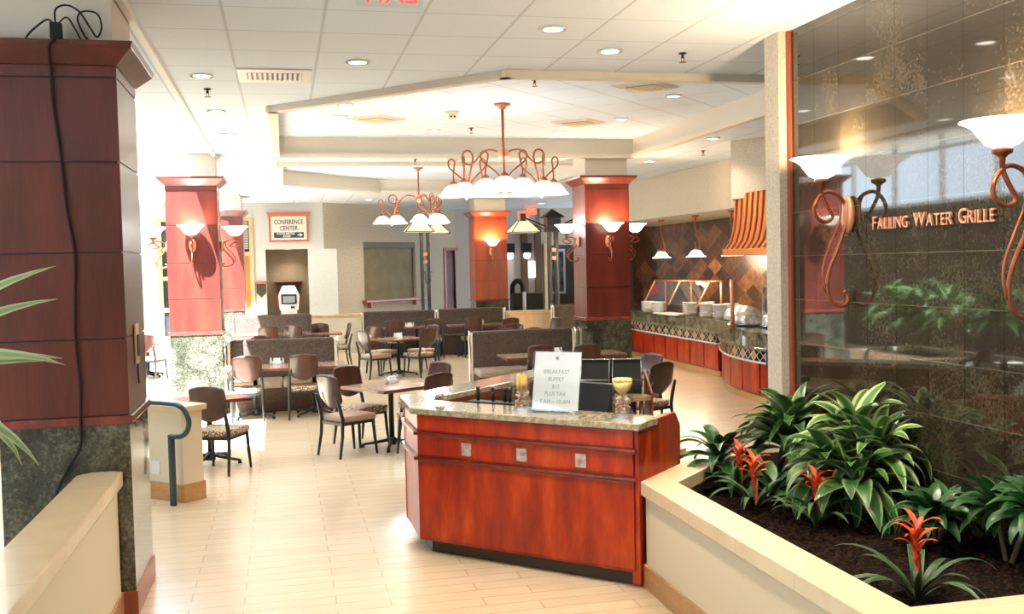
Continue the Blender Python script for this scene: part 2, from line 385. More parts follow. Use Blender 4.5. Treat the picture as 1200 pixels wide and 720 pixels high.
for i,oc in enumerate((OC1,OC2),1):
    n=len(oc); c=(sum(p[0] for p in oc)/n,sum(p[1] for p in oc)/n)
    b=MB(); b.add([(x,y,CEIL) for x,y in oc]+[(x,y,REC+.02) for x,y in oc],[(k,(k+1)%n,(k+1)%n+n,k+n) for k in range(n)])
    struct('ceiling_recess_soffit',b.mesh('recess soffit','plaster'))
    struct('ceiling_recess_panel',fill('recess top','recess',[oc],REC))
    b=MB()
    for k in range(n):
        p=Vector(oc[k]);q=Vector(oc[(k+1)%n]); d=(q-p).normalized()*.05
        b.bar((p.x-d.x,p.y-d.y,CEIL-.033),(q.x+d.x,q.y+d.y,CEIL-.033),.11,.07)
    struct('trim_%d'%i,b.mesh('recess rim','plaster'))
struct('trim_3',box('ceiling edge strip','trimwhite',-.97,-.925,3.5,25,CEIL-.045,CEIL))
struct('trim_4',box('skylight curb','trimwhite',-1.36,-1.30,9.7,25.5,CEIL+.001,4.5))
struct('trim_9',box('skylight fascia','trimwhite',-7,-1.37,25.44,25.5,CEIL+.001,4.75))
def wall_open(L,h,t,ops):
    xs=sorted({0,L,*[o[0] for o in ops],*[o[1] for o in ops]}); zs=sorted({0,h,*[o[2] for o in ops],*[o[3] for o in ops]})
    b=MB()
    for i in range(len(xs)-1):
        run=None
        for j in range(len(zs)-1):
            cx=(xs[i]+xs[i+1])/2; cz=(zs[j]+zs[j+1])/2
            hole=any(o[0]<cx<o[1] and o[2]<cz<o[3] for o in ops)
            if not hole:
                if run is None: run=zs[j]
            if hole or j==len(zs)-2:
                end=zs[j] if hole else zs[j+1]
                if run is not None and end>run: b.box(xs[i],xs[i+1],0,t,run,end)
                run=None
    return b
# back wall, conference side (faces the room along -Y)
WX=-7
struct('wall_back',wall_open(8.07,CEIL,.25,[(WX*-1-3.1,WX*-1-2.05,.45,3.55),(7-1.75,7-.72,0,3.55),(7-.43,7.655,0,2.7)]).mesh('back wall','wall_pale'),loc=(WX,26.9,0))
# niche behind the opening
b=MB(); b.box(-.5,.75,27.75,27.85,0,2.9); b.box(-.53,-.43,27.15,27.85,0,2.9); b.box(.66,.76,27.15,27.85,0,2.9); b.box(-.53,.76,27.15,27.85,2.7,2.8)
struct('wall_niche',b.mesh('niche walls','wall_niche'))
struct('wall_pier',box('white pier','wall_pale',.66,1.40,26.83,27.25,0,2.69))
# window and door in the back wall
def framed(name,x0,x1,z0,z1,y,rails,mull,fm,fills):
    t=bpy.data.objects.new(name,None); col.objects.link(t); t['kind']='structure'; t.location=((x0+x1)/2,y,z0)
    w=(x1-x0)/2;h=z1-z0
    b=MB(); b.box(-w,-w+.11,-.04,.14,0,h); b.box(w-.11,w,-.04,.14,0,h); b.box(-w+.11,w-.11,-.04,.14,h-.1,h); b.box(-w+.11,w-.11,-.04,.14,0,.07)
    for r in rails: b.box(-w+.11,w-.11,-.03,.12,r-z0-.05,r-z0+.05)
    for m in mull: b.box(m-.04,m+.04,-.03,.12,.07,h-.1)
    obj('frame',b.mesh('frame',fm),t)
    ed=[z0]+list(rails)+[z1]
    for k,f in enumerate(fills): obj('pane' if f!='dooroak' else 'panel',box('pane',f,-w+.1,w-.1,.03,.06,ed[k]-z0+.05,ed[k+1]-z0-.05),t)
    return t
framed('window_1',-3.1,-2.05,.45,3.55,26.9,(1.2,2.0,2.75),(0,),'yellowwood',('dark_glass','dark_glass','dark_glass','dark_glass'))
framed('door_1',-1.75,-.72,0,3.55,26.9,(2.6,),(),'yellowwood',('dooroak','dark_glass'))
b=MB()
for k in range(18): b.box(-1.62,-.85,26.88,26.9,2.72+k*.045,2.75+k*.045)
struct('window_blind',b.mesh('blind slats','greywall'))
# oblique tan wall with the roll shutter opening and the red door
A=math.atan2(4.03,4.53)
struct('wall_tan',wall_open(6.07,CEIL,.2,[(1.48,3.64,1.27,2.88),(4.95,5.83,0,2.71)]).mesh('tan wall','wall_tan'),loc=(1.074,26.9,0),rot=A)
def on_tan(name,me,label=None,cat=None,parent=None):
    o=obj(name,me,parent,(1.074,26.9,0),A); return o
t=thing('roll_shutter','olive roll shutter closing the serving opening in the tan wall','shutter',(1.074,26.9,0),A)
b=MB(); b.box(1.48,3.64,.09,.12,1.27,2.88)
for k in range(19): b.box(1.5,3.62,.075,.1,1.3+k*.075,1.36+k*.075)
obj('curtain',b.mesh('shutter slats','shutter'),t)
obj('housing',box('housing','frame_brown',1.49,3.63,.02,.14,2.72,2.88),t)
t=thing('serving_shelf','red brown wooden ledge under the olive roll shutter','shelf',(1.074,26.9,0),A)
obj('ledge',box('ledge','jambred',1.38,4.05,-.16,-.002,1.2,1.265,.01),t); obj('bracket',box('bracket','jambred',1.6,1.66,-.13,-.002,1.05,1.2),t); obj('bracket',box('bracket','jambred',3.5,3.56,-.13,-.002,1.05,1.2),t)
t=bpy.data.objects.new('door_2',None); col.objects.link(t); t['kind']='structure'; t.location=(1.074,26.9,0); t.rotation_euler=(0,0,A)
b=MB(); b.box(4.95,5.02,-.04,.2,0,2.71); b.box(5.76,5.83,-.04,.2,0,2.71); b.box(5.02,5.76,-.04,.2,2.64,2.71); obj('frame',b.mesh('jamb','jambred'),t)
b=MB(); b.box(5.02,5.76,.1,.14,0,2.64); 
for z in (.15,1.4): b.box(5.12,5.66,.085,.1,z,z+1.05)
d=obj('leaf',b.mesh('door leaf','doorred'),t); obj('handle',MB().ball((5.68,.06,1.05),.035).mesh('knob','steel'),d)
t=thing('wall_plaque','small dark shield shaped plaque beside the roll shutter','plaque',(1.074,26.9,0),A)
obj('plate',MB().frust([(4.08,-.03),(4.30,-.03),(4.30,-.002),(4.08,-.002)],1.72,[(4.08,-.03),(4.30,-.03),(4.30,-.002),(4.08,-.002)],1.98).add([(4.08,-.03,1.72),(4.30,-.03,1.72),(4.19,-.03,1.6),(4.08,-.002,1.72),(4.30,-.002,1.72),(4.19,-.002,1.6)],[(0,2,1),(3,4,5),(0,3,5,2),(1,2,5,4)]).mesh('plate','doorred'),t)
obj('cap',box('cap','jambred',4.05,4.33,-.05,-.002,1.98,2.02),t)
# far background behind the tall columns
b=wall_open(8.4,CEIL,.2,[(2.95,5.0,0,2.75)]); struct('wall_far',b.mesh('far wall','greywall'),loc=(5.2,30.6,0))
struct('wall_far_panel',box('tan panel','wall_tan',7.9,13.6,30.5,30.6,2.75,CEIL))
struct('wall_far_room',MB().box(7.9,11,32.6,32.8,0,2.9).box(8.1,8.12,30.8,32.6,0,2.9).box(10.2,10.3,30.8,32.6,0,2.9).mesh('dark room walls','wallpaper_dark'))
for k,(x0,x1) in enumerate(((7.28,7.47),(7.72,7.9))):
    struct('trim_%d'%(5+k),box('brown post','frame_brown',x0,x1,30.42,30.6,0,3.3))
struct('trim_7',box('blond jamb','yellowwood',8.0,8.15,30.45,30.62,0,2.8))
for k,x in enumerate((6.88,7.42)):
    t=thing('wall_lantern','black box lantern with white globe, %s brown post'%('on the wall before the first' if k==0 else 'hung beside the second'),'lantern',(x,30.36,2.5))
    obj('housing',box('housing','black',-.14,.14,-.1,.05,.02,.32,.01),t); obj('globe',MB().ball((0,-.02,-.06),.11).mesh('globe','glow_white'),t)
    obj('bracket',box('bracket','black',-.03,.03,.05,.23,.12,.2),t)
for k,x in enumerate((7.53,7.68)):
    o=obj('light_strip',box('strip','glow_blue',x-.05,x+.05,30.54,30.6,1.75,2.25)); tag(o,'cool white vertical light strip between brown posts, '+('nearer the white wall' if k==0 else 'nearer the dark doorway'),'light strip')
t=thing('framed_picture','dark picture in a pale frame inside the dark doorway','picture',(8.78,32.58,1.9))
obj('frame',MB().box(-.5,.5,-.05,-.005,-.75,.75).mesh('frame','greywall',.01),t); obj('canvas',box('canvas','picture',-.42,.42,-.07,-.05,-.67,.67),t)
o=obj('wall_panel',box('panel','chromeglass',6.75,7.05,30.55,30.6,1.45,2.55)); tag(o,'tall narrow frosted wall panel beside the far orange pillar','wall panel')
t=thing('podium','black lectern with curved top in front of the pale far wall','podium',(6.25,26.6,0))
obj('body',MB().box(-.2,.62,-.25,.25,0,1.38).mesh('body','black',.02),t); obj('hood',MB().tube(cat([(-.2,-.1,1.38),(-.18,-.1,1.6),(-.05,-.1,1.72),(.08,-.1,1.6),(.1,-.1,1.38)],5),.07).mesh('hood','black'),t); obj('side_tube',MB().cyl(.08,-.29,.7,1.42,.05).mesh('side tube','chromeglass'),t)
# tile wall, bulkhead, granite wall
struct('wall_right',box('slate wall','slate',9.3,9.5,10,26,0,CEIL))
struct('wall_right_end',box('end wall','wallpaper_dark',8.6,13,25.9,26.1,0,CEIL))
struct('wall_bulkhead',MB().prism([(7.35,24),(7.64,16.3),(7.55,15.6),(6.49,13.76),(6.97,13.07),(7.6,11.5),(9.3,11.5),(9.3,24)],3.05,CEIL-.004).mesh('bulkhead','wall_bulk'))
struct('wall_granite',box('granite wall','granite_wall',3.872,4.06,-3,7.156,0,CEIL-.003))
struct('wall_granite_end',box('granite end','wall_bulk',3.79,4.06,7.17,7.4,0,CEIL-.004))
struct('trim_8',box('wood edge strip','jambred',3.852,3.90,7.118,7.168,0,CEIL-.006))
# glazed lobby side
b=MB()
for k in range(13): b.box(-6.05,-5.95,6.9+k*1.7,6.98+k*1.7,3.25,4.72)
for z in (3.25,4.4): b.box(-6.04,-5.96,6.9,27.4,z,z+.08)
struct('window_2',b.mesh('window wall mullions','trimwhite'))
struct('wall_left',box('side wall','wallpaper_dark',-6.2,-5.9,6.9,27,0,3.25))
struct('roof_window_side',box('roof edge','trimwhite',-7.2,-4.3,9.6,25.6,4.72,4.9))
struct('wall_front',box('front wall','wall_tan',-7,13,-5.2,-5,0,CEIL))
struct('wall_right_lobby',box('lobby side wall','wall_tan',9.5,9.7,-5,10,0,CEIL))
struct('wall_left_lobby',wall_open(14.6,CEIL,.2,[(1.2,9.0,1.0,3.5)]).mesh('lobby wall','wall_tan'),loc=(-6.8,-5,0),rot=R(90))
b=MB()
for k in range(7): b.box(-6.92,-6.84,-4.4+k*1.55,-4.33+k*1.55,1.0,3.5)
b.box(-6.92,-6.84,-4.4,5.0,2.4,2.47); struct('window_3',b.mesh('lobby window mullions','trimwhite'))
# ---------------------------------------------------------------- pillars
def pillar(label,x0,x1,y0,y1,shaft='cherry',up=CEIL,grooves=(1.27,1.75,2.285,2.84,3.355,3.43)):
    cx,cy=(x0+x1)/2,(y0+y1)/2; t=thing('pillar',label,'pillar',(cx,cy,0)); w,d=(x1-x0)/2,(y1-y0)/2
    obj('plinth',box('plinth','jambred',-w-.012,w+.012,-d-.012,d+.012,0,.16,.004),t)
    obj('stone_base',box('base','granite',-w,w,-d,d,.16,1.215),t)
    b=MB(); b.box(-w-.02,w+.02,-d-.02,d+.02,1.215,1.27); obj('chair_rail',b.mesh('chair rail','chair_rail',.012,3),t)
    core=obj('shaft',box('core','toekick',-w+.01,w-.01,-d+.01,d-.01,1.27,3.43),t)
    for k in range(len(grooves)-1):
        obj('panel',box('panel',shaft,-w,w,-d,d,grooves[k]+.005,grooves[k+1]-.005,.003),core)
    r=lambda e:[(-w-e,-d-e),(w+e,-d-e),(w+e,d+e),(-w-e,d+e)]
    b=MB(); b.frust(r(.004),3.43,r(.105),3.525); b.frust(r(.105),3.525,r(.115),3.56); obj('crown',b.mesh('crown',shaft,.004),t)
    obj('upper_box',box('upper','plaster',-w+.02,w-.02,-d+.02,d-.02,3.56,up-.003),t)
    return t
M['chair_rail']=wood('polished chair rail',(.15,.02,.02),(.22,.035,.03),(.3,.06,.045),5,.15,coat=.8)
P1=pillar('big dark cherry pillar with granite base and a hanging power cord',-1.71,-.96,6.594,7.42)
P2=pillar('sunlit cherry pillar with three wall lights, behind the handrail wall',-1.66,-.92,15.55,16.25)
P3=pillar('cherry pillar standing beside the oak door, farthest in the sunlit row',-1.62,-.88,24.2,24.9)
PC=pillar('cherry pillar with three lit wall lights, next to the buffet',4.79,5.54,15.57,16.28)
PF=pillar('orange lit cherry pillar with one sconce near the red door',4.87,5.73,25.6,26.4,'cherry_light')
# cord with adapter on the big pillar
t=thing('power_cord','black power cord with adapter running down the dark pillar','power cord',(0,0,0))
y=6.57
obj('cable',MB().tube(cat([(-1.275,y-.115,3.55),(-1.31,y-.125,3.50),(-1.327,y-.01,3.40),(-1.322,y,3.2),(-1.29,y,2.86),(-1.27,y,2.55),(-1.235,y,2.29),(-1.245,y,2.0),(-1.25,y,1.75),(-1.235,y,1.5),(-1.237,y-.02,1.28),(-1.245,y-.02,1.1),(-1.33,y-.005,.95),(-1.40,y,.8),(-1.42,y,.62)],6),.0095,6).mesh('cable','black'),t)
obj('adapter',MB().box(-1.31,-1.245,y-.09,y-.03,3.562,3.66).mesh('adapter','black',.008),t)
obj('loop',MB().tube(cat([(-1.28,y-.06,3.65),(-1.275,y-.06,3.74),(-1.22,y-.03,3.775),(-1.15,y-.02,3.74),(-1.09,y,3.64),(-1.06,y+.02,3.60),(-1.03,y,3.66),(-1.05,y-.03,3.73),(-1.13,y-.03,3.74),(-1.165,y,3.70),(-1.14,y+.02,3.62),(-1.11,y+.02,3.575)],6),.006,6).mesh('loop','black'),t)
obj('loop',MB().tube(cat([(-1.285,y-.06,3.65),(-1.33,y-.05,3.68),(-1.42,y-.02,3.62),(-1.47,y+.02,3.575)],6),.006,6).mesh('loop2','black'),t)
obj('loop',MB().tube(cat([(-1.27,y-.06,3.65),(-1.22,y-.04,3.70),(-1.18,y-.02,3.64),(-1.15,y,3.575)],6),.005,6).mesh('loop3','black'),t)
t=thing('wall_switch','brass wall control plate on the side of the dark cord pillar','switch',(-.958,6.96,1.69))
obj('plate',box('plate','yellowwood',.0,.014,-.075,.075,-.13,.13,.004),t); obj('display',box('display','black',.014,.02,-.04,.04,-.08,.06),t); obj('pull_cord',MB().tube([(.012,-.03,-.13),(.014,-.04,-.2),(.012,-.01,-.26)],.006,6).mesh('pull','black'),t)
# ---------------------------------------------------------------- low walls and handrail
t=thing('ramp_wall','cream ramp wall with white tile cap running up to the dark pillar','low wall',(-1.13,3.2,0))
obj('wall_body',box('body','cream',-.085,.085,0,3.36,0,.84),t)
b=MB(); b.prism([(-.135,0),(.125,0),(.125,3.34),(.07,3.375),(-.06,3.375),(-.135,3.30)],.84,.93); obj('cap',b.mesh('cap','creamcap',.008),t)
obj('baseboard',box('baseboard','basewood',.085,.1,0,3.36,0,.17,.004),t)
d=Vector((-.707,.707));n=Vector((.707,.707)); a0=Vector((-.965,9.725))
t=thing('railing_wall','short cream wall stub with tan cap behind the steel handrail','low wall',(a0.x,a0.y,0),R(135))
obj('wall_body',box('body','cream',0,1.6,-.24,0,0,.85),t)
obj('cap',box('cap','creamcap',-.035,1.6,-.275,.035,.85,.905,.006),t)
obj('baseboard',MB().box(-.014,1.6,0,.014,0,.17).box(-.014,0,-.254,.0,0,.17).mesh('baseboard','basewood',.003),t)
obj('vent_grille',MB().box(.32,.62,.002,.012,.24,.36).mesh('grille','white'),t)
t=thing('handrail','blue grey steel handrail with looped end in front of the stub wall','handrail',(-1.048,9.645,0),R(135))
pts=[(1.5,0,.945),(.9,0,.945),(.25,0,.945),(0,0,.945),(-.10,0,.94),(-.19,0,.895),(-.245,0,.80),(-.22,0,.71),(-.15,0,.66),(-.06,0,.645),(.012,0,.645)]
obj('rail',MB().tube(cat(pts,5),.024,12).mesh('rail','teal_metal'),t)
obj('post',MB().bar((0.005,0,0),(0.005,0,.66),.045).mesh('post','teal_metal',.004),t)
obj('post',MB().bar((1.3,0,0),(1.3,0,.94),.045).mesh('post2','teal_metal',.004),t)
t=thing('partition_wall','cream low wall with blond cap in front of the tan wall','low wall',(.5,25.7,0),R(5))
obj('wall_body',box('body','cream',0,1.5,0,.15,0,.93),t); obj('cap',box('cap','yellowwood',-.03,1.5,-.04,.19,.93,1.0,.01),t)
t=thing('divider_wall','blond wood low divider at the foot of the orange lit pillar','low wall',(5.2,23.2,0),0)
obj('wall_body',box('body','yellowwood',0,1.02,0,.35,0,.98),t); obj('cap',box('cap','yellowwood',-.03,1.05,-.04,.39,.98,1.05,.01),t)
# ---------------------------------------------------------------- dining chairs
def back_mesh(name,mat):
    nu,nv=13,14; vs=[];fs=[]
    for side in (0,1):
        for j in range(nv):
            v=j/(nv-1); z=.565+.39*v
            hw=.212-.008*v
            if v<.28: hw*=.72+.28*math.sin(math.pi/2*v/.28)
            if v>.9: hw*=1-.10*((v-.9)/.1)**2
            for i in range(nu):
                u=-1+2*i/(nu-1)
                zz=z-(.03*u*u)*v**3+(.05*u*u)*max(0,1-v*3)
                y=-.225-.085*v+.035*u*u-.01*math.sin(math.pi*v)
                vs.append((u*hw,y+(0 if side==0 else -.013),zz))
    N=nu*nv
    for j in range(nv-1):
        for i in range(nu-1):
            a=j*nu+i; fs.append((a,a+1,a+nu+1,a+nu)); fs.append((N+a,N+a+nu,N+a+nu+1,N+a+1))
    rim=[i for i in range(nu)]+[j*nu+nu-1 for j in range(1,nv)]+[(nv-1)*nu+i for i in range(nu-2,-1,-1)]+[j*nu for j in range(nv-2,0,-1)]
    for k in range(len(rim)):
        a,b=rim[k],rim[(k+1)%len(rim)]; fs.append((a,N+a,N+b,b))
    m=MB(); m.add(vs,fs,True); return m.mesh(name,mat)
def seat_mesh(name,mat):
    m=MB(); m.frust([(-.195,-.21),(.195,-.21),(.225,.235),(-.225,.235)],.395,[(-.2,-.215),(.2,-.215),(.232,.245),(-.232,.245)],.475); return m.mesh(name,mat,.03,3)
CH={}
CH['back']=back_mesh('backrest','walnut')
for k in('pattern','taupe'): CH[k]=seat_mesh('seat '+k,k)
def legm(sx,front):
    m=MB()
    if front: m.tube([(sx*.205,.20,.40),(sx*.212,.215,.2),(sx*.222,.235,0)],[.021,.019,.014],8)
    else: m.tube([(sx*.20,-.30,.72),(sx*.203,-.262,.6),(sx*.208,-.225,.44),(sx*.212,-.235,.25),(sx*.22,-.28,0)],[.016,.021,.023,.020,.014],8)
    return m.mesh('leg','steel_dark')
CH['legs']=[legm(s,f) for f in(True,False) for s in(-1,1)]
m=MB()
m.box(-.2,.2,-.235,-.205,.37,.40).box(-.205,.205,.185,.215,.37,.397)
for s in(-1,1): m.box(s*.2-.012,s*.2+.012,-.22,.2,.37,.397)
CH['frame']=m.mesh('seat_frame','steel_dark')
def chair(px,py,ang,label,seat='pattern',group=None,back_at=True):
    """px,py is where the top of the backrest stands; ang the way the chair faces"""
    f=Vector((math.cos(R(ang)),math.sin(R(ang)))); c=Vector((px,py))+(f*.30 if back_at else Vector((0,0)))
    t=thing('dining_chair',label,'chair',(c.x,c.y,0),R(ang-90),group)
    obj('seat',CH[seat],t); obj('backrest',CH['back'],t); obj('seat_frame',CH['frame'],t)
    for l in CH['legs']: obj('leg',l,t)
    return t
G1='chairs round the square table by the hostess desk'
chair(.431,11.554,32,'dining chair with plain taupe seat, back lit pale, at table beside the hostess desk','taupe',G1)
chair(.72,12.60,-56,'dark dining chair behind the pale backed taupe chair, across the square table corner','pattern',G1)
chair(1.93,12.60,212,'dining chair whose back catches blue light, behind the table by the hostess desk','pattern',G1)
chair(1.70,11.20,122,'dark brown dining chair half hidden behind the pointed end of the hostess desk','pattern',G1)
G2='chairs round the middle square table'
chair(1.44,19.52,28,'pale backed dining chair with plain taupe seat at the middle square table','taupe',G2)
chair(1.78,20.78,-58,'dark dining chair on the far corner of the middle square table','pattern',G2)
chair(2.74,19.36,124,'patterned seat chair with its dark back to the aisle at the middle square table','pattern',G2)
chair(3.02,20.65,212,'dining chair with blue lit back facing in across the middle square table','pattern',G2)
chair(1.42,22.5,186,'dark dining chair standing sideways in front of the blond capped low wall','pattern')
G3='chairs along the long wall bench'
for x,l in((2.48,'dark dining chair facing the long wall bench, nearest its cream end'),(3.39,'dark dining chair at the long wall bench below the roll shutter'),(4.33,'dark dining chair at the long wall bench, in front of the bench joint')): chair(x,23.1,90,l,'pattern',G3)
chair(5.05,22.3,100,'brown dining chair beside the blond divider under the orange lit pillar','pattern')
G4='chairs showing over the double booth back'
chair(4.57,20.0,270,'brown dining chair by the blond divider, seen over the brown booth back','pattern',G4)
chair(4.09,18.77,262,'dining chair of which only the curved top shows above the brown booth back','pattern',G4)
chair(4.62,18.5,275,'dining chair top peeking over the booth back next to the cherry pillar','pattern',G4)
chair(5.98,21.7,200,'dining chair with blue white lit back in front of the far brown booth','pattern')
G5='chairs along the booth table beside the cherry pillar'
chair(3.74,14.5,92,'black looking dining chair at the booth table, farther from the cherry pillar','pattern',G5)
chair(4.40,14.30,88,'black looking dining chair at the booth table, right in front of the cherry pillar','pattern',G5)
G6='chairs at the small table behind the menu rack'
chair(4.72,12.42,200,'dining chair with grey lit back facing out beside the buffet aisle','pattern',G6)
chair(4.40,11.23,118,'near black dining chair with patterned seat right behind the desk end panel','pattern',G6)
chair(3.50,12.98,300,'dark dining chair behind the breakfast card, farther of the two there','pattern',G6)
chair(3.33,11.60,42,'dark dining chair just behind the breakfast card with reddish back edge','pattern',G6)
G7='chairs in front of the sunlit booth'
chair(-.545,14.62,90,'brown dining chair in front of the sunlit booth, white sun patch behind it','pattern',G7)
chair(.245,14.59,90,'brown dining chair in front of the sunlit booth by its shaded end','pattern',G7)
G8='chairs between the two booths below the conference sign'
chair(-.344,22.0,96,'orange lit dining chair before the small booth, closest to the sun','pattern',G8)
chair(.166,22.4,80,'orange lit dining chair in the middle of three before the small booth','pattern',G8)
chair(.756,22.8,70,'brown dining chair of three before the small booth, nearest the cream wall','pattern',G8)
chair(-.447,19.1,268,'dining chair top rising behind the sunlit booth at its bright end','pattern',G8)
chair(.473,18.98,272,'dining chair top rising behind the sunlit booth at its shaded end','pattern',G8)
chair(-.83,10.90,66,'dark dining chair standing right behind the handrail stub wall','pattern')
chair(-2.75,21.0,70,'sun bleached dining chair at the white table beyond the dark pillar','pattern')
# ---------------------------------------------------------------- tables
def table(x,y,w,d,rot,label,bases=1,group=None):
    t=thing('pedestal_table',label,'table',(x,y,0),R(rot),group)
    top=obj('table_top',box('top','table',-w/2+.012,w/2-.012,-d/2+.012,d/2-.012,.712,.745,.003),t)
    b=MB()
    for (x0,x1,y0,y1) in((-w/2,w/2,-d/2,-d/2+.012),(-w/2,w/2,d/2-.012,d/2),(-w/2,-w/2+.012,-d/2+.012,d/2-.012),(w/2-.012,w/2,-d/2+.012,d/2-.012)): b.box(x0,x1,y0,y1,.708,.744)
    obj('edge_band',b.mesh('edge','table_edge'),top)
    for k in range(bases):
        ox=0 if bases==1 else (-w/2+.45 if k==0 else w/2-.45)
        obj('column',MB().lathe([(.032,.08),(.032,.70),(.16,.70),(.16,.711)],14,Matrix.Translation((ox,0,0))).mesh('column','steel_dark'),t)
        base=obj('base',MB().lathe([(.055,.03),(.055,.10),(.034,.13)],14,Matrix.Translation((ox,0,0))).mesh('hub','steel_dark'),t)
        for q in range(4):
            a=math.pi/4+q*math.pi/2; c,s_=math.cos(a),math.sin(a)
            m=MB(); m.tube([(ox+c*.04,s_*.04,.085),(ox+c*.18,s_*.18,.06),(ox+c*.36,s_*.36,.035)],[.022,.019,.015],8); m.lathe([(.022,0),(.022,.03),(.012,.04)],10,Matrix.Translation((ox+c*.355,s_*.355,0)))
            obj('foot',m.mesh('foot','steel_dark'),base)
    return t
table(1.215,12.0,.85,.85,32,'square pedestal table beside the pointed end of the hostess desk')
table(2.2,19.95,.85,.85,30,'square pedestal table standing in the middle of the room')
table(4.02,12.35,.8,.8,25,'small square table in shade behind the menu rack')
table(-.02,15.12,1.75,.74,0,'long table in front of the sunlit booth',2)
table(4.2,15.08,1.9,.76,0,'long table in front of the booth next to the cherry pillar',2)
table(2.75,23.68,1.5,.68,2,'table at the wall bench below the roll shutter',2)
table(4.46,23.7,1.28,.68,-2,'table at the wall bench below the red door',2)
table(-.2,22.95,1.9,.7,3,'long bright table in front of the small booth below the conference sign',2)
table(.85,22.55,.75,.75,0,'square table in front of the cream low wall, beside the sideways chair')
table(-.86,11.72,.75,.75,20,'small table hidden mostly behind the handrail stub wall')
table(-2.85,22.0,.8,1.6,0,'white sun bleached table beyond the dark pillar',2)
table(7.45,21.9,1.0,.75,0,'table in front of the far brown booth behind the cherry pillar')
# ---------------------------------------------------------------- table caddies
cz=.745
CAD=[box('holder','white',-.065,.065,-.045,.045,0,.045,.006)]
CADP=MB().box(-.05,.05,-.03,-.015,.04,.085).box(-.045,.05,-.008,.006,.04,.09).box(-.05,.04,.012,.026,.04,.08).mesh('packets','paper')
SHK=MB().lathe([(.017,0),(.02,.02),(.016,.06),(.013,.075)],12).mesh('shaker','ceramic'); SHKT=MB().lathe([(.0135,.075),(.014,.088),(.006,.097)],12).mesh('shaker top','steel'); PEP=MB().lathe([(.017,0),(.02,.02),(.016,.06),(.013,.075)],12).mesh('pepper','greywall')
def caddy(x,y,where,rot=0):
    t=thing('condiment_caddy','small white sugar packet caddy on '+where,'caddy',(x,y,cz),R(rot)); obj('holder',CAD[0],t); obj('sugar_packets',CADP,t)
    for k,(nm,sx) in enumerate((('salt',-.088),('pepper',.088))):
        c,s_=math.cos(R(rot)),math.sin(R(rot))
        s=thing(nm+'_shaker','%s shaker beside the caddy on %s'%('white salt' if k==0 else 'grey pepper',where),'shaker',(x+sx*c,y+sx*s_,cz),0,'salt and pepper shakers'); obj('body',SHK if k==0 else PEP,s); obj('lid',SHKT,s)
caddy(1.25,12.2,'the table by the hostess desk',32); caddy(2.22,20.15,'the middle square table',30); caddy(-.13,15.42,'the table of the sunlit booth')
caddy(2.9,23.78,'the bench table below the roll shutter'); caddy(4.6,23.8,'the bench table below the red door'); caddy(4.15,15.2,'the booth table beside the cherry pillar'); caddy(-.35,22.98,'the long table below the conference sign'); caddy(7.2,22.15,'the far booth table behind the cherry pillar')
# ---------------------------------------------------------------- booths
def booth(label,x,y,rot,L,H,seat_side=1,double=False,panel='cherry',seatmat='boothseat',round_ends=False,ends=(1,1)):
    t=thing('booth_bench',label,'booth',(x,y,0),R(rot))
    s=-seat_side
    m=MB(); 
    obj('backrest',box('back','booth',0.02,L-.02,-.09,.09,.40 if not double else .1,H,.045),t)
    for e,xx in enumerate((0,L)):
        if ends[e]:
            ep=obj('end_panel',box('end','booth' if round_ends else 'cream',xx-.022,xx+.022,-.10,.10,0,H-.02,.015),t)
            if not round_ends: obj('metal_trim',MB().tube(cat([(xx+(-.03 if e==0 else .03),-.105*seat_side,.02),(xx+(-.03 if e==0 else .03),-.105*seat_side,H-.1),(xx+(-.03 if e==0 else .03),-.07*seat_side,H-.02),(xx+(-.03 if e==0 else .03),0,H+.005)],4),.013,8).mesh('trim tube','chrome'),ep)
    y0,y1=(-.62,-.05) if seat_side==1 else (.05,.62)
    n=max(1,round(L/1.0))
    for k in range(n): obj('seat_cushion',box('cushion',seatmat,.03+k*(L-.06)/n,.025+(k+1)*(L-.06)/n,y0,y1,.36,.48,.04),t)
    obj('base',box('base',panel,.03,L-.03,y0+.05 if seat_side==1 else y0,y1 if seat_side==1 else y1-.05,.0,.36),t)
    return t
booth('brown booth with white sun patch on its back, chairs in front of it',-.86,16.22,-1,1.64,1.07,1,panel='booth',round_ends=False)
booth('small rounded booth in front of the conference niche',-1.15,24.0,4,1.75,1.12,1,panel='booth',round_ends=True)
booth('brown double booth running behind the desk up to the cherry pillar',2.98,16.25,0,1.75,1.07,1,ends=(1,1),panel='booth')
booth('long wall bench section below the roll shutter',1.85,24.6,3,1.8,1.09,1,panel='booth',seatmat='booth')
booth('long wall bench section below the red door',3.70,24.66,0,1.68,1.10,1,panel='booth',seatmat='booth')
booth('far brown booth with light piping behind the cherry pillar',6.15,22.75,0,1.45,1.2,1,panel='booth')
# ---------------------------------------------------------------- hostess desk  (local x = along the front, y = towards the back)
DL=(.96,7.45,0); DR=R(-45)
def dpt(u,v): q=2**-.5; return (.96+q*(u+v),7.45+q*(v-u))
t=thing('hostess_desk','red cherry hostess desk with granite counter and square stone inlays','reception desk',DL,DR)
DESK=t
f=obj('front_panel',MB().box(-.02,1.775,0,.04,.10,1.045).mesh('front','cherry_red'),t)
for (x0,x1,z0,z1) in((-.005,1.765,.745,.895),(-.005,1.765,.93,1.04),(-.005,1.765,.12,.70)): obj('veneer_panel',box('veneer','cherry_red',x0,x1,-.012,-.001,z0,z1,.004),f)
for z in(.905,.715): obj('moulding',box('moulding','mould',-.035,1.79,-.032,-.001,z-.012,z+.016,.009),t)
for x in(.44,.91,1.38): obj('stone_inlay',box('inlay','inlay',x-.042,x+.042,-.024,-.013,.77,.865,.004),t,label='square pearly stone inlay')
obj('toe_kick',MB().prism([(.05,.06),(1.75,.06),(1.75,.5),(-.25,.5),(-.12,.2)],0,.10).mesh('toe kick','toekick'),t)
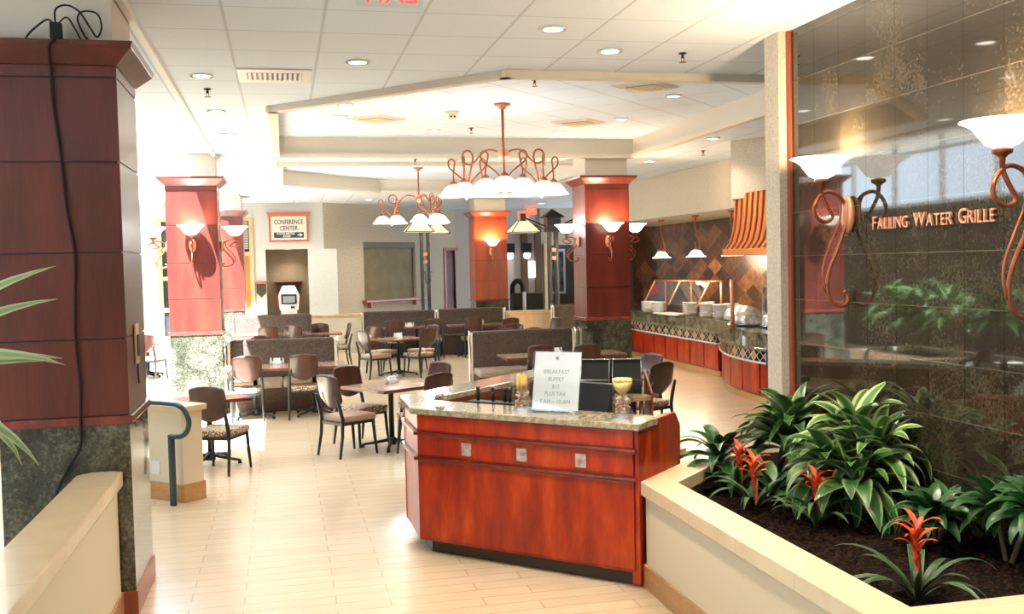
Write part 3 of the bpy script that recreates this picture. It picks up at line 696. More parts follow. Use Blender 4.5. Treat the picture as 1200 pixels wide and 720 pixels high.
obj('side_panel',MB().prism([(-.02,0),(-.50,.46),(-.47,.49),(.02,.03)],.10,1.045).prism([(-.51,.46),(-.51,3.05),(-.47,3.05),(-.47,.46)],.10,1.045).mesh('left side','cherry_red'),t)
for z in(.905,.715): obj('moulding',MB().prism([(-.035,-.03),(-.53,.45),(-.51,.47),(-.02,-.01)],z-.012,z+.016).prism([(-.535,.45),(-.535,3.05),(-.51,3.05),(-.51,.45)],z-.012,z+.016).mesh('side moulding','mould'),t)
sp=MB(); vs=[(1.78,0,.02),(1.78,.70,.02),(1.78,.70,.99),(1.78,.62,1.085),(1.78,.30,1.085),(1.78,.26,1.045),(1.78,0,1.045)]
sp.add([(1.74,y,z) for _,y,z in vs]+[(1.80,y,z) for _,y,z in vs],[tuple(range(6,-1,-1)),tuple(range(7,14))]+[(k,(k+1)%7,(k+1)%7+7,k+7) for k in range(7)])
obj('side_panel',sp.mesh('right side','cherry_red',.004),t)
TOP=[(1.82,-.035),(1.82,.27),(1.735,.37),(-.20,.55),(-.24,.60),(-.24,2.72),(.38,2.72),(.38,3.10),(-.36,3.10),(-.60,2.90),(-.60,.52),(-.50,.41),(-.17,.085),(-.06,-.035)]
TOP[2]=(1.735,.36); TOP[3]=(-.17,.40)
obj('counter_top',MB().prism(TOP,1.05,1.095).mesh('counter top','counter',.006,2),t)
obj('inner_skirt',MB().prism([(-.27,.55),(-.24,.55),(-.24,2.75),(-.27,2.75)],.72,1.05).prism([(-.24,2.75),(.36,2.75),(.36,2.78),(-.24,2.78)],.72,1.05).mesh('inner skirt','cherry'),t)
obj('back_panel',MB().prism([(-.49,3.02),(.36,3.02),(.36,3.05),(-.49,3.05)],.05,1.05).mesh('back panel','cherry'),t)
obj('work_surface',MB().prism([(.26,1.60),(.80,2.45),(.42,2.74),(-.235,2.74),(-.235,1.75)],.885,.925).mesh('work surface','counter_low',.004),t)
obj('lower_shelf',MB().prism([(-.235,.58),(1.74,.38),(1.74,.95),(.7,1.1),(-.235,1.3)],.74,.77).mesh('inner shelf','counter_low'),t)
obj('support_post',MB().cyl(.30,1.72,.0,.885,.02).cyl(.70,2.42,0,.885,.02).mesh('posts','steel'),t)
b=MB(); P=[(.80,2.42),(.44,3.05)]; q=Vector((P[1][0]-P[0][0],P[1][1]-P[0][1])).normalized(); nn=Vector((-q.y,q.x))*-.02
lo=[(P[0][0],P[0][1]),(P[1][0],P[1][1]),(P[1][0]+nn.x,P[1][1]+nn.y),(P[0][0]+nn.x,P[0][1]+nn.y)]
b.add([(x,y,0) for x,y in lo]+[(lo[0][0],lo[0][1],.955),(lo[1][0],lo[1][1],1.10),(lo[2][0],lo[2][1],1.10),(lo[3][0],lo[3][1],.955)],[(0,1,2,3),(4,7,6,5),(0,4,5,1),(1,5,6,2),(2,6,7,3),(3,7,4,0)])
obj('end_panel',b.mesh('end panel','cherry_light',.004),t)
def ditem(name,label,cat_,u,v,z,rot=0):
    x,y=dpt(u,v); return thing(name,label,cat_,(x,y,z),DR+R(rot))
# breakfast card
t=ditem('acrylic_sign_holder','clear stand holding the white breakfast buffet price card on the desk','sign holder',1.045,.22,1.096,5)
tl=math.radians(-12); Mx=Matrix.Rotation(tl,4,'X')
obj('stand',MB().box(-.19,.19,-.006,-.002,.004,.44,Mx).box(-.19,.19,-.06,.06,0,.004).mesh('stand','acrylic'),t)
card=obj('card',MB().box(-.18,.18,-.001,.002,.015,.43,Mx).mesh('card','paper'),t)
for s_,z,sz in(('BREAKFAST',.285,.042),('BUFFET',.232,.040),('$12',.18,.040),('PLUS TAX',.128,.040),('7 AM – 10 AM',.072,.042)):
    me=text_mesh(s_,sz,'ink',.0004,.95); me.transform(Mx@Matrix.Translation((0.0,-.0075,z))@Matrix.Rotation(R(90),4,'X')); obj('print',me,card)
me=MB().lathe([(.013,-.0005),(.013,.0005)],16).mesh('emblem','ink'); me.transform(Mx@Matrix.Translation((0,-.0075,.385))@Matrix.Rotation(R(90),4,'X')); obj('emblem',me,card)
# vases
def vase(u,v,which,flower):
    t=ditem('glass_vase','square glass vase of pebbles '+which,'vase',u,v,1.0955,8)
    w=.058;h=.235; b=MB(); b.box(-w,w,-w,-w+.005,0,h).box(-w,w,w-.005,w,0,h).box(-w,-w+.005,-w+.005,w-.005,0,h).box(w-.005,w,-w+.005,w-.005,0,h).box(-w+.005,w-.005,-w+.005,w-.005,0,.018)
    obj('body',b.mesh('vase','glass'),t)
    x,y=dpt(u,v); r2=random.Random(int(u*100)); b=MB(); top=.155 if flower else .15
    for k in range(75):
        c=(r2.uniform(-.037,.037),r2.uniform(-.037,.037),.035+r2.random()*(top-.04)); b.ball(c,r2.uniform(.012,.018),8,6,(r2.uniform(.8,1.1),r2.uniform(.8,1.1),r2.uniform(.6,.9)))
    o=obj('pebbles',b.mesh('pebbles','pebble'),None,(x,y,1.0955),DR+R(8)); o['kind']='stuff'; tag(o,'brown river pebbles filling the glass vase '+which,'pebbles')
    fl=thing('silk_flower','yellow '+('spiky blossom' if flower else 'round ruffled blossom')+' standing in the pebble vase '+which,'flower',(x,y,1.0955),DR)
    b=MB()
    if flower:
        for k in range(16):
            a=k*2.4; r_=.012+.028*(k/16); x0,y0=math.cos(a)*r_,math.sin(a)*r_
            b.lathe([(.008,.15),(.015,.20),(.011,.245),(.001,.272-(k%3)*.01)],6,Matrix.Translation((x0,y0,0)))
        obj('petals',b.mesh('petals','yellowpetal'),fl)
    else:
        for k in range(3):
            r_=.03+.013*k
            b.lathe([(.012,.15),(r_*.9,.19),(r_+.012,.265-.012*k),(r_+.008,.268-.012*k),(r_*.8,.20)],14,None,True)
        for k in range(12):
            a=k*.52; b.ball((math.cos(a)*.055,math.sin(a)*.055,.255),.016,7,5)
        obj('petals',b.mesh('petals','yellowwax'),fl)
    obj('stem',MB().cyl(0,0,.06,.17,.006,8).mesh('stem','stem'),fl)
vase(.80,.19,'next to the breakfast card',True); vase(1.60,.19,'at the desk corner by the planter',False)
# glass dish of sweets
t=ditem('candy_dish','flared clear glass dish with wrapped sweets on the desk','dish',-.02,.30,1.0955)
obj('bowl',MB().lathe([(.05,0),(.055,.004),(.05,.02),(.058,.05),(.085,.10),(.088,.10),(.062,.05),(.045,.012),(.0,.012)],24,None,False).mesh('dish','glass'),t)
b=MB(); r2=random.Random(3)
for k in range(16): b.ball((r2.uniform(-.03,.03),r2.uniform(-.03,.03),.028+r2.random()*.035),.013,7,5)
x,y=dpt(-.02,.30); o=obj('wrapped_sweets',b.mesh('sweets','potpourri'),None,(x,y,1.0955)); o['kind']='stuff'; tag(o,'wrapped sweets inside the flared glass dish','sweets')
# pen organiser
t=ditem('pen_organizer','low black desk organizer with pens standing in it','organizer',.32,.56,.771)
obj('tray',MB().box(-.24,.24,-.06,.06,.0,.318).mesh('tray','black',.01),t)
for k,x in enumerate((-.16,-.02,.09,.135,.185)):
    xw,yw=dpt(.32+x,.56); p=thing('marker_pen','black marker, %s in the desk organizer'%(('first from the glass dish','second from the glass dish','third from the glass dish','fourth from the glass dish','nearest the pebble vase')[k]),'pen',(xw,yw,1.09),DR,'markers in the desk organizer')
    obj('barrel',MB().cyl(0,0,0,.085,.013,10).mesh('barrel','black'),p); obj('cap',MB().cyl(0,0,.085,.112,.015,10).mesh('cap','steel_dark'),p)
# point of sale screens
def pos(u,v,z,rot,label,w=.34):
    t=ditem('register_screen',label,'monitor',u,v,z,rot); Mt=Matrix.Translation((0,0,.13))@Matrix.Rotation(R(-18),4,'X')
    obj('housing',MB().box(-w/2,w/2,-.03,.03,0,.36,Mt).mesh('housing','black',.012),t); obj('bezel_edge',MB().box(-w/2,w/2,-.032,.032,.355,.367,Mt).mesh('edge','steel'),t)
    obj('stand',MB().prism([(-.10,-.08),(.10,-.08),(.10,.12),(-.10,.12)],0,.03).box(-.05,.05,.01,.06,.03,.25).mesh('stand','blacksoft',.008),t)
pos(1.10,.62,.771,-8,'black register screen standing behind the breakfast card'); pos(.72,.68,.771,12,'black register screen between the pebble vase and the breakfast card',.3)
# menu rack
x,y=dpt(.34,2.52); t=thing('menu_rack','black double menu rack with chrome rims on the tan work surface','menu rack',(x,y,.926),R(-22))
for k,ox in enumerate((-.15,.15)):
    Mt=Matrix.Translation((ox,0,0))@Matrix.Rotation(R(-28),4,'X')
    s_=obj('slot',MB().box(-.13,.13,.0,.03,.02,.33,Mt).mesh('slot','blacksoft',.004),t)
    obj('wire_rim',MB().tube([Mt@Vector(p) for p in((-.135,-.008,.015),(-.135,-.008,.335),(.135,-.008,.335),(.135,-.008,.015))],.0045,8).mesh('rim','chrome'),s_); obj('wire_stop',MB().tube([Mt@Vector(p) for p in((-.135,-.06,.10),(.135,-.06,.10))],.005,6).mesh('stop','chrome'),s_)
obj('base',MB().box(-.29,.29,-.10,.20,0,.05).mesh('rack base','black',.005),t)
obj('top_bar',MB().box(-.29,.29,.14,.20,.05,.30).mesh('rack back','black',.006),t)
# ---------------------------------------------------------------- sconces  (local: wall plane y=0, sticks out along -y)
def sconce(label,loc,rot,zs=1.0,R0=.21,power=14,group=None):
    """loc z = bowl rim height"""
    t=thing('wall_sconce',label,'wall light',loc,R(rot),group)
    def p(o,z): return (0,-o,(z-2.836)*zs if z<2.66 else (z-2.836))
    k0=lambda z: z
    arm=[(.22,2.655),(.215,2.58),(.175,2.50),(.138,2.44),(.165,2.405),(.207,2.40),(.262,2.435),(.278,2.495),(.245,2.565),(.19,2.605),(.13,2.60),(.07,2.56),(.033,2.49),(.035,2.40),(.074,2.267),(.115,2.18),(.156,2.087),(.182,1.99),(.180,1.90),(.15,1.84),(.10,1.812),(.05,1.82),(.024,1.85),(.024,1.89),(.045,1.912),(.058,1.90)]
    sh=(2.655-2.836); 
    def q(o,z): return (0,-o,sh+(z-2.655)*zs)
    m=MB().tube(cat([q(*a) for a in arm],4),.0135 if zs>.8 else .011,8)
    ar=obj('arm',m.mesh('arm','rust'),t)
    obj('scroll',MB().tube(cat([q(*a) for a in((.105,2.60),(.075,2.52),(.085,2.40),(.15,2.25),(.203,2.12),(.215,2.02),(.195,1.91))],4),.0085,8).mesh('scroll','rust'),ar)
    obj('wall_plate',MB().ball((0,0,0),.13*max(.75,zs),20,10,(.55,.30,1)).mesh('plate','copperletter'),t,(0,-.02,sh+(2.45-2.655)*zs))
    obj('neck',MB().lathe([(.012,-.25),(.016,-.19),(.03,-.175),(.05,-.165),(.052,-.145),(.03,-.135)],16,Matrix.Translation((0,-.22,0))).mesh('neck','rust'),t)
    b=MB(); pr=[(.045,-.137),(.085,-.118),(.118,-.075),(.145,-.035),(.18,-.012),(R0,0),(R0-.003,.006),(.178,-.004),(.14,-.026),(.112,-.066),(.08,-.108),(.0,-.125)]
    b.lathe(pr,28,Matrix.Translation((0,-.22,0)),False); obj('bowl_shade',b.mesh('bowl','shade'),t)
    w=Matrix.Translation(loc)@Matrix.Rotation(R(rot),4,'Z')@Vector((0,-.22,-.01))
    light('sconce_bulb','POINT',w,power,(1,.72,.42),.03)
# wall normal -X => rot -90 ; -Y => 0 ; +X => 90
sconce('tall scrolled sconce on the granite wall before the first letter, near the wood edge',(3.871,6.31,2.836),-90,1,.21,38)
sconce('tall scrolled sconce on the granite wall after the last letter of the lettering',(3.871,4.52,2.836),-90,1,.21,38)
sconce('lit bowl sconce on the aisle face of the cherry pillar next to the buffet',(5.165,15.565,2.785),0,.5,.195,30)
sconce('lit bowl sconce in profile on the side of the cherry pillar facing the windows',(4.785,15.92,2.79),-90,.5,.195,14)
sconce('lit bowl sconce peeking past the cherry pillar against the slate wall',(5.545,15.92,2.79),90,.5,.195,14)
sconce('lit bowl sconce on the orange lit far pillar',(5.30,25.595,2.79),0,.5,.195,34)
sconce('bowl sconce on the sunny front of the sunlit pillar',(-1.29,15.545,2.83),0,.5,.195,10)
sconce('curled bowl sconce in profile on the room side of the sunlit pillar',(-.915,15.9,2.83),90,.5,.195,8)
sconce('bowl sconce on the window side of the sunlit pillar',(-1.665,15.9,2.83),-90,.5,.195,8)
# ---------------------------------------------------------------- granite wall lettering
t=thing('wall_lettering','copper letters spelling the restaurant name on the granite wall','sign',(3.868,5.41,2.366),R(-90))
x=0;adv=[]
def letters(s,size,z0):
    pass
cap,big=.108,.127
widths=[];seq=[]
for w in('FALLING','WATER','GRILLE'):
    for i,ch in enumerate(w): seq.append((ch,big if i==0 else cap))
    seq.append((' ',cap))
seq=seq[:-1]; cur=0; items=[]
for ch,sz in seq:
    if ch==' ': cur+=.045; continue
    me=text_mesh(ch,sz,'copperletter',.009,.86,'LEFT'); xs=[v.co.x for v in me.vertices]; ys=[v.co.y for v in me.vertices]
    items.append((me,cur-min(xs),-min(ys),ch)); cur+=max(xs)-min(xs)+.0125
k=1.189/cur
for me,ox,oy,ch in items:
    me.transform(Matrix.Translation((ox,oy,0))); me.transform(Matrix.Diagonal((k,1.0,1,1))); me.transform(Matrix.Translation((-1.189/2,-.035,.012))); me.transform(Matrix.Rotation(R(90),4,'X'))
    obj('letter',me,t)
# ---------------------------------------------------------------- chandeliers
def chandelier(label,x,y,rot,power):
    t=thing('chandelier',label,'chandelier',(x,y,REC),R(rot)); zc=REC
    obj('canopy',MB().lathe([(.105,0),(.10,-.02),(.05,-.035),(.045,-.06),(.018,-.07)],20).mesh('canopy','rust'),t)
    obj('stem',MB().tube([(0,0,-.06),(0,0,-.56)],.016,8).tube([(.012,0,-.06),(.02,.01,-.3),(.0,.02,-.5)],.007,6).mesh('stem','rust'),t)
    obj('hub',MB().ball((0,0,-.62),.078,18,10).lathe([(.0,-.74),(.022,-.70),(.03,-.69)],10).mesh('hub','copperletter'),t)
    NECK=MB().lathe([(.012,.06),(.02,.045),(.045,.035),(.05,.012),(.03,.0)],14).mesh('socket','rust')
    SH=MB().lathe([(.03,.0),(.075,-.012),(.12,-.05),(.15,-.10),(.19,-.135),(.197,-.145),(.19,-.147),(.145,-.115),(.112,-.062),(.07,-.025),(.0,-.012)],28,None,False).mesh('shade','shade')
    for j in range(3):
        a=j*2*math.pi/3; c,s_=math.cos(a),math.sin(a); P=lambda r_,z,o=0: (c*r_-s_*o,s_*r_+c*o,z)
        pts=[P(.05,-.60),P(.14,-.565),P(.25,-.56),P(.34,-.62),P(.42,-.69),P(.50,-.72),P(.585,-.68),P(.60,-.60),P(.55,-.545),P(.475,-.56),P(.445,-.64),P(.47,-.76),P(.50,-.87),P(.52,-.955)]
        arm=obj('arm',MB().tube(cat(pts,5),.0125,8).mesh('arm','rust'),t)
        obj('ball_finial',MB().ball(P(.52,-.99),.05,14,8).tube(cat([P(.52,-1.03),P(.515,-1.08),P(.535,-1.13),P(.57,-1.15)],4),[.014]*12+[.006],8).mesh('finial','copperletter'),arm)
        for da in(-1.9,0,1.9):
            e=a+da; ce,se=math.cos(e),math.sin(e); B=Vector(P(.52,-.97)); L=.235 if da else .22
            Q=lambda d,z,o=0: (B.x+ce*d-se*o,B.y+se*d+ce*o,z)
            la=obj('lamp_arm',MB().tube(cat([Q(.03,-.97),Q(.10,-.89),Q(.17,-.83),Q(.225,-.79),Q(.285,-.73),Q(.29,-.66),Q(.245,-.63),Q(.20,-.67),Q(.21,-.75),Q(L,-.85),Q(L,-.905)],5),.0105,8).mesh('lamp arm','rust'),t)
            obj('socket',NECK,la,Q(L,-.965)); obj('glass_shade',SH,la,Q(L,-.965))
        w=Matrix.Translation((x,y,REC))@Matrix.Rotation(R(rot),4,'Z')@Vector(P(.52,-1.2)); light('chandelier_bulb','POINT',w,power,(.9,.93,.95),.15)
chandelier('rust iron scroll chandelier with white shades, the nearer and larger looking one',2.72,12.25,18,16)
chandelier('rust iron scroll chandelier hanging farther back above the middle tables',2.72,20.2,50,16)
# ---------------------------------------------------------------- buffet pendants
for (px_,py_,lb) in((8.0,20.45,'scrolled buffet pendant closest to the cherry pillar'),(8.0,18.6,'scrolled buffet pendant in the middle of the three'),(8.0,16.95,'scrolled buffet pendant half hidden by the copper hood')):
    t=thing('pendant_lamp',lb,'pendant lamp',(px_,py_,3.05))
    obj('canopy',MB().lathe([(.075,0),(.07,-.02),(.03,-.05),(.015,-.055)],16).mesh('canopy','rust'),t)
    cv=cat([(0,-.02,-.05),(0,.03,-.16),(0,.0,-.27),(0,-.08,-.38),(0,-.16,-.50),(0,-.19,-.60),(0,-.15,-.68),(0,-.07,-.675),(0,.02,-.62),(0,.06,-.56),(0,.03,-.53),(0,0,-.57),(0,0,-.66)],4)
    ar=obj('arm',MB().tube(cv,.013,8).mesh('arm','rust'),t); obj('scroll',MB().tube(cat([(0,.03,-.05),(0,.06,-.18),(0,.02,-.30),(0,-.06,-.42),(0,-.12,-.53)],4),.008,6).mesh('scroll','rust'),ar)
    obj('socket',MB().lathe([(.015,-.63),(.045,-.655),(.045,-.68),(.03,-.69)],14).mesh('socket','rust'),t)
    obj('glass_shade',MB().lathe([(.035,-.685),(.085,-.70),(.12,-.745),(.15,-.79),(.205,-.82),(.20,-.825),(.14,-.80),(.11,-.755),(.075,-.715),(0,-.70)],24,None,False).mesh('shade','shade'),t)
    light('pendant_bulb','POINT',(px_,py_,3.05-.88),50 if py_>17 else 25,(1,.78,.5),.06)
# ---------------------------------------------------------------- ceiling fittings
DL_R=MB().lathe([(.10,-.012),(.105,0),(.078,0),(.074,-.010)],28,None,False).mesh('ring','trimwhite'); DL_L=MB().lathe([(.0,-.004),(.076,-.004)],28,None,False).mesh('lens','lens')
def downlight(x,y,z,label,power=26,group='recessed ceiling downlights'):
    t=thing('ceiling_downlight',label,'downlight',(x,y,z-.003),0,group); obj('trim_ring',DL_R,t); obj('lens',DL_L,t)
    if power: light('downlight_bulb','SPOT',(x,y,z-.03),power,(1,.86,.66),.07,spot_size=R(125),spot_blend=.8)
DLS=[(-.65,9.40,CEIL,'recessed downlight above the sprinkler in the side ceiling strip, nearest'),(-.65,11.46,CEIL,'recessed downlight second along the side ceiling strip'),(-.63,13.36,CEIL,'recessed downlight third along the side ceiling strip'),
(.674,8.653,CEIL,'recessed downlight beside the white air grille over the entrance'),(2.018,7.282,CEIL,'recessed downlight closest to the top edge, over the hostess desk'),(2.697,7.974,CEIL,'recessed downlight between desk ceiling and recess rim'),
(6.08,13.48,CEIL,'recessed downlight outside the recess near the beige bulkhead'),(4.675,11.48,REC,'recessed downlight inside the recess beside the big square vent',18),(4.666,13.37,REC,'recessed downlight inside the recess toward the cherry pillar',8),(4.14,14.72,REC,'faint recessed downlight at the far edge of the recess',6),
(.80,12.44,REC,'recessed downlight inside the recess by its slanted rim'),(.79,13.41,REC,'recessed downlight inside the recess before the small vent'),(2.23,14.72,REC,'recessed downlight inside the recess far edge behind the chandelier'),(6.3,16.6,CEIL,'recessed downlight outside the recess behind the cherry pillar'),(6.2,19.5,CEIL,'recessed downlight over the buffet aisle'),
(1.2,18.6,REC,'recessed downlight in the second recess toward the windows'),(4.4,19.0,REC,'recessed downlight in the second recess toward the buffet'),(4.0,25.4,CEIL,'recessed downlight above the bench below the red door',60),(2.2,25.9,CEIL,'recessed downlight above the tan wall'),(7.3,28.0,CEIL,'recessed downlight above the podium'),(.6,25.6,CEIL,'recessed downlight before the conference sign wall',45),(3.0,26.6,CEIL,'recessed downlight above the roll shutter wall',75),(.15,27.3,2.7,'added downlight brightening the kiosk niche',20)]  # last entry: lamp added to brighten the kiosk niche
for d_ in DLS: downlight(*d_)
for (x,y) in((5.9,9.2),(5.9,11.4),(2.9,5.0),(1.3,5.3),(2.9,3.6)): downlight(x,y,CEIL,'recessed downlight over the '+('buffet aisle' if x>5 else 'entrance')+(' beyond the frame near the planter' if x==2.9 else ' beyond the frame'),12 if x>5 else (150 if x==1.3 else 85))  # unseen fill lamps, added outside the view for extra light
def vent(x,y,z,label,rot=0,w=.60,d_=.6,square=True):
    t=thing('ceiling_vent',label,'vent',(x,y,z-.003),R(rot))
    if square:
        obj('frame',MB().frust([(-.3,-.3),(.3,-.3),(.3,.3),(-.3,.3)],0,[(-.24,-.24),(.24,-.24),(.24,.24),(-.24,.24)],-.02).mesh('frame','plaster'),t)
        obj('throat',box('throat','black',-.17,.17,-.17,.17,-.026,-.02),t)
        b=MB()
        for k in range(3): r_=.20-.06*k; b.frust([(-r_,-r_),(r_,-r_),(r_,r_),(-r_,r_)],-.03-.012*k,[(-r_+.035,-r_+.035),(r_-.035,-r_+.035),(r_-.035,r_-.035),(-r_+.035,r_-.035)],-.034-.014*k)
        obj('louvre',b.mesh('louvre','cream'),t)
    else:
        obj('frame',MB().box(-.32,.32,-.30,-.17,-.012,0).box(-.32,.32,.17,.30,-.012,0).box(-.32,-.24,-.17,.17,-.012,0).box(.24,.32,-.17,.17,-.012,0).mesh('frame','white'),t); obj('throat',box('throat','steel_dark',-.24,.24,-.17,.17,-.004,-.001),t)
        b=MB()
        for k in range(11): b.box(-.23+k*.044,-.205+k*.044,-.165,.165,-.016,-.006)
        obj('louvre',b.mesh('slats','white'),t)
vent(-.016,9.334,CEIL,'white slatted air grille set in the grid ceiling by the entrance',0,square=False)
vent(4.1,10.9,REC,'square cream air diffuser in the recess, closest to the rim',45); vent(4.15,13.74,REC,'square cream air diffuser in the recess, above the cherry pillar',45); vent(1.29,13.6,REC,'square air diffuser in the recess toward the windows',45)
vent(1.8,16.2,CEIL,'flat air grille in the band between the two recesses',0,square=False)
SPK=MB().lathe([(.035,0),(.035,-.008),(.012,-.012),(.012,-.035),(.018,-.04),(.006,-.045)],12).mesh('body','steel_dark'); SPD=MB().lathe([(.0,-.075),(.032,-.075),(.032,-.079),(.0,-.079)],12).bar((-.014,0,-.04),(-.006,0,-.076),.005).bar((.014,0,-.04),(.006,0,-.076),.005).mesh('deflector','rust')
for (x,y,z,lb) in((-.651,10.09,CEIL,'sprinkler head in the side ceiling strip'),(3.347,8.0,CEIL,'dark sprinkler head before the recess rim near the granite wall'),(2.72,10.6,REC,'tiny sprinkler head at the near edge of the recess'),(2.73,14.4,REC,'sprinkler head behind the nearer chandelier stem'),(6.6,15.0,CEIL,'sprinkler head near the beige bulkhead'),(2.15,16.3,CEIL,'sprinkler head in the band between the recesses')):
    t=thing('sprinkler_head',lb,'sprinkler',(x,y,z-.002)); obj('body',SPK,t); obj('deflector',SPD,t)
t=thing('smoke_detector','cream smoke detector with two dark slots in the recess','smoke detector',(2.2,12.9,REC-.003)); obj('base',MB().lathe([(.09,0),(.09,-.02),(.06,-.035)],20).mesh('base','cream'),t); obj('chamber',MB().box(-.055,.055,-.055,.055,-.10,-.03).mesh('chamber','cream',.012),t); obj('sensor',MB().box(-.035,-.01,-.058,-.054,-.08,-.06).box(.01,.035,-.058,-.054,-.08,-.06).mesh('slots','black'),t)
t=thing('smoke_detector','round ceiling detector in the band between the recesses','smoke detector',(2.75,16.15,CEIL-.002)); obj('base',MB().lathe([(.10,0),(.10,-.02),(.08,-.05),(.03,-.065)],20).mesh('base','plaster'),t); obj('chamber',MB().lathe([(.03,-.065),(.03,-.085)],12).mesh('chamber','cream'),t)
# exit signs
t=thing('exit_sign','edge lit clear exit sign at the top edge, read from its back','exit sign',(.555,5.0,3.418))
obj('panel',MB().box(-.165,.165,-.004,.004,.015,.21).mesh('panel','acrylic'),t); obj('housing',box('housing','white',-.18,.18,-.04,.04,.21,CEIL-3.418-.004),t)
me=text_mesh('EXIT',.15,'exit_red',.003,.95); me.transform(Matrix.Translation((0,.009,.085))@Matrix.Rotation(R(180),4,'Z')@Matrix.Rotation(R(90),4,'X')); obj('letters',me,t)
for (x,y,z,lb) in((6.77,28,3.44,'red lit exit sign hanging below the other one, before the far wall'),(7.15,28.6,3.62,'red lit exit sign hanging higher and closer to the cherry pillar')):
    t=thing('exit_sign',lb,'exit sign',(x,y,z)); obj('panel',box('panel','exit_box',-.16,.16,-.02,.02,0,.24,.005),t); obj('hanger',MB().cyl(0,0,.24,CEIL-z-.002,.012,8).mesh('hanger','white'),t)
    me=text_mesh('EXIT',.15,'paper',.002,.8); me.transform(Matrix.Translation((0,-.024,.115))@Matrix.Rotation(R(90),4,'X')); obj('letters',me,t)
# ---------------------------------------------------------------- conference sign, plaque, kiosk
t=thing('hanging_sign','ivory conference center sign with rose wood frame above the niche','sign',(.185,26.86,2.9))
obj('frame',MB().box(-.50,-.455,-.05,.035,0,.66).box(.455,.50,-.05,.035,0,.66).box(-.455,.455,-.05,.035,0,.04).mesh('frame','sign_frame',.006),t)
obj('crown',MB().frust([(-.51,-.055),(.51,-.055),(.51,.035),(-.51,.035)],.655,[(-.56,-.10),(.56,-.10),(.56,.035),(-.56,.035)],.76).mesh('crown','sign_frame'),t)
bd=obj('board',box('board','sign_bg',-.455,.455,-.03,.03,.04,.655),t)
def prt(s,size,mat,x,z,par,xs=.85,y=-.034,ext=.002,bold=0):
    me=text_mesh(s,size,mat,ext,xs,bold=bold); me.transform(Matrix.Translation((x,y,z))@Matrix.Rotation(R(90),4,'X')); return obj('lettering',me,par)
prt('CONFERENCE',.165,'inkblack',0,.50,bd,.70,bold=.002); prt('CENTER',.165,'inkblack',0,.335,bd,.75,bold=.002)
pl=obj('arrow_panel',box('arrow panel','sign_dark',-.38,.38,-.036,-.03,.09,.235,.004),t)
prt('& HOTEL MEETING',.072,'paper',-.08,.197,pl,.74,-.039,.001,.002); prt('ROOMS',.07,'paper',-.06,.127,pl,.8,-.039,.001,.002)
me=MB().add([(.22,0,.15),(.28,0,.15),(.28,0,.12),(.355,0,.165),(.28,0,.21),(.28,0,.18),(.22,0,.18)],[(0,1,2,3,4,5,6)]).mesh('arrow','paper'); obj('arrow',me,pl,(0,-.0385,0))
t=thing('wall_plaque','small pale shield plaque with rose wood cap beside the niche','plaque',(-.56,26.88,1.45))
sh=[(-.12,.36),(.12,.36),(.12,.12),(0,.0),(-.12,.12)]
b=MB(); b.add([(x,-.04,z) for x,z in sh]+[(x,.018,z) for x,z in sh],[(0,1,2,3,4),(9,8,7,6,5)]+[(k,(k+1)%5,(k+1)%5+5,k+5) for k in range(5)]); obj('plate',b.mesh('plate','wallpaper_dark'),t); obj('cap',box('cap','sign_frame',-.15,.15,-.06,.018,.36,.42),t)
t=thing('kiosk_machine','white kiosk machine with grey screen standing in the brown niche','kiosk',(.13,27.05,0))
obj('pedestal',MB().frust([(-.24,-.2),(.24,-.2),(.24,.25),(-.24,.25)],0,[(-.20,-.12),(.20,-.12),(.20,.2),(-.20,.2)],1.12).mesh('pedestal','white',.03),t)
hd=obj('head',MB().frust([(-.24,-.24),(.24,-.24),(.24,.22),(-.24,.22)],1.1,[(-.27,-.18),(.27,-.18),(.27,.22),(-.27,.22)],1.5).frust([(-.27,-.18),(.27,-.18),(.27,.22),(-.27,.22)],1.5,[(-.16,-.08),(.16,-.08),(.16,.2),(-.16,.2)],1.74).mesh('head','white',.035,3),t)
Mt=Matrix.Translation((0,-.215,1.39))@Matrix.Rotation(R(-8.5),4,'X')
obj('bezel',MB().box(-.20,.20,-.02,.02,-.13,.13,Mt).mesh('bezel','steel_dark',.01),hd); obj('screen',MB().box(-.15,.15,-.026,-.02,-.095,.075,Mt).mesh('screen','screen'),hd); obj('card_slot',MB().box(.04,.14,-.27,-.235,1.15,1.2).mesh('slot','black'),hd)
obj('side_stripe',MB().box(-.285,-.262,-.15,.15,1.2,1.5).box(.262,.285,-.15,.15,1.2,1.5).mesh('stripe','red',.005),hd)
t=thing('wooden_canopy','dark wood ledge on the niche wall above the kiosk','canopy',(.13,27.6,1.5))
obj('backboard',box('back','doorred',-.30,.30,.05,.14,0,.24),t); obj('cap',MB().frust([(-.31,-.05),(.31,-.05),(.31,.14),(-.31,.14)],.24,[(-.38,-.12),(.38,-.12),(.38,.14),(-.38,.14)],.33).mesh('cap','doorred'),t)
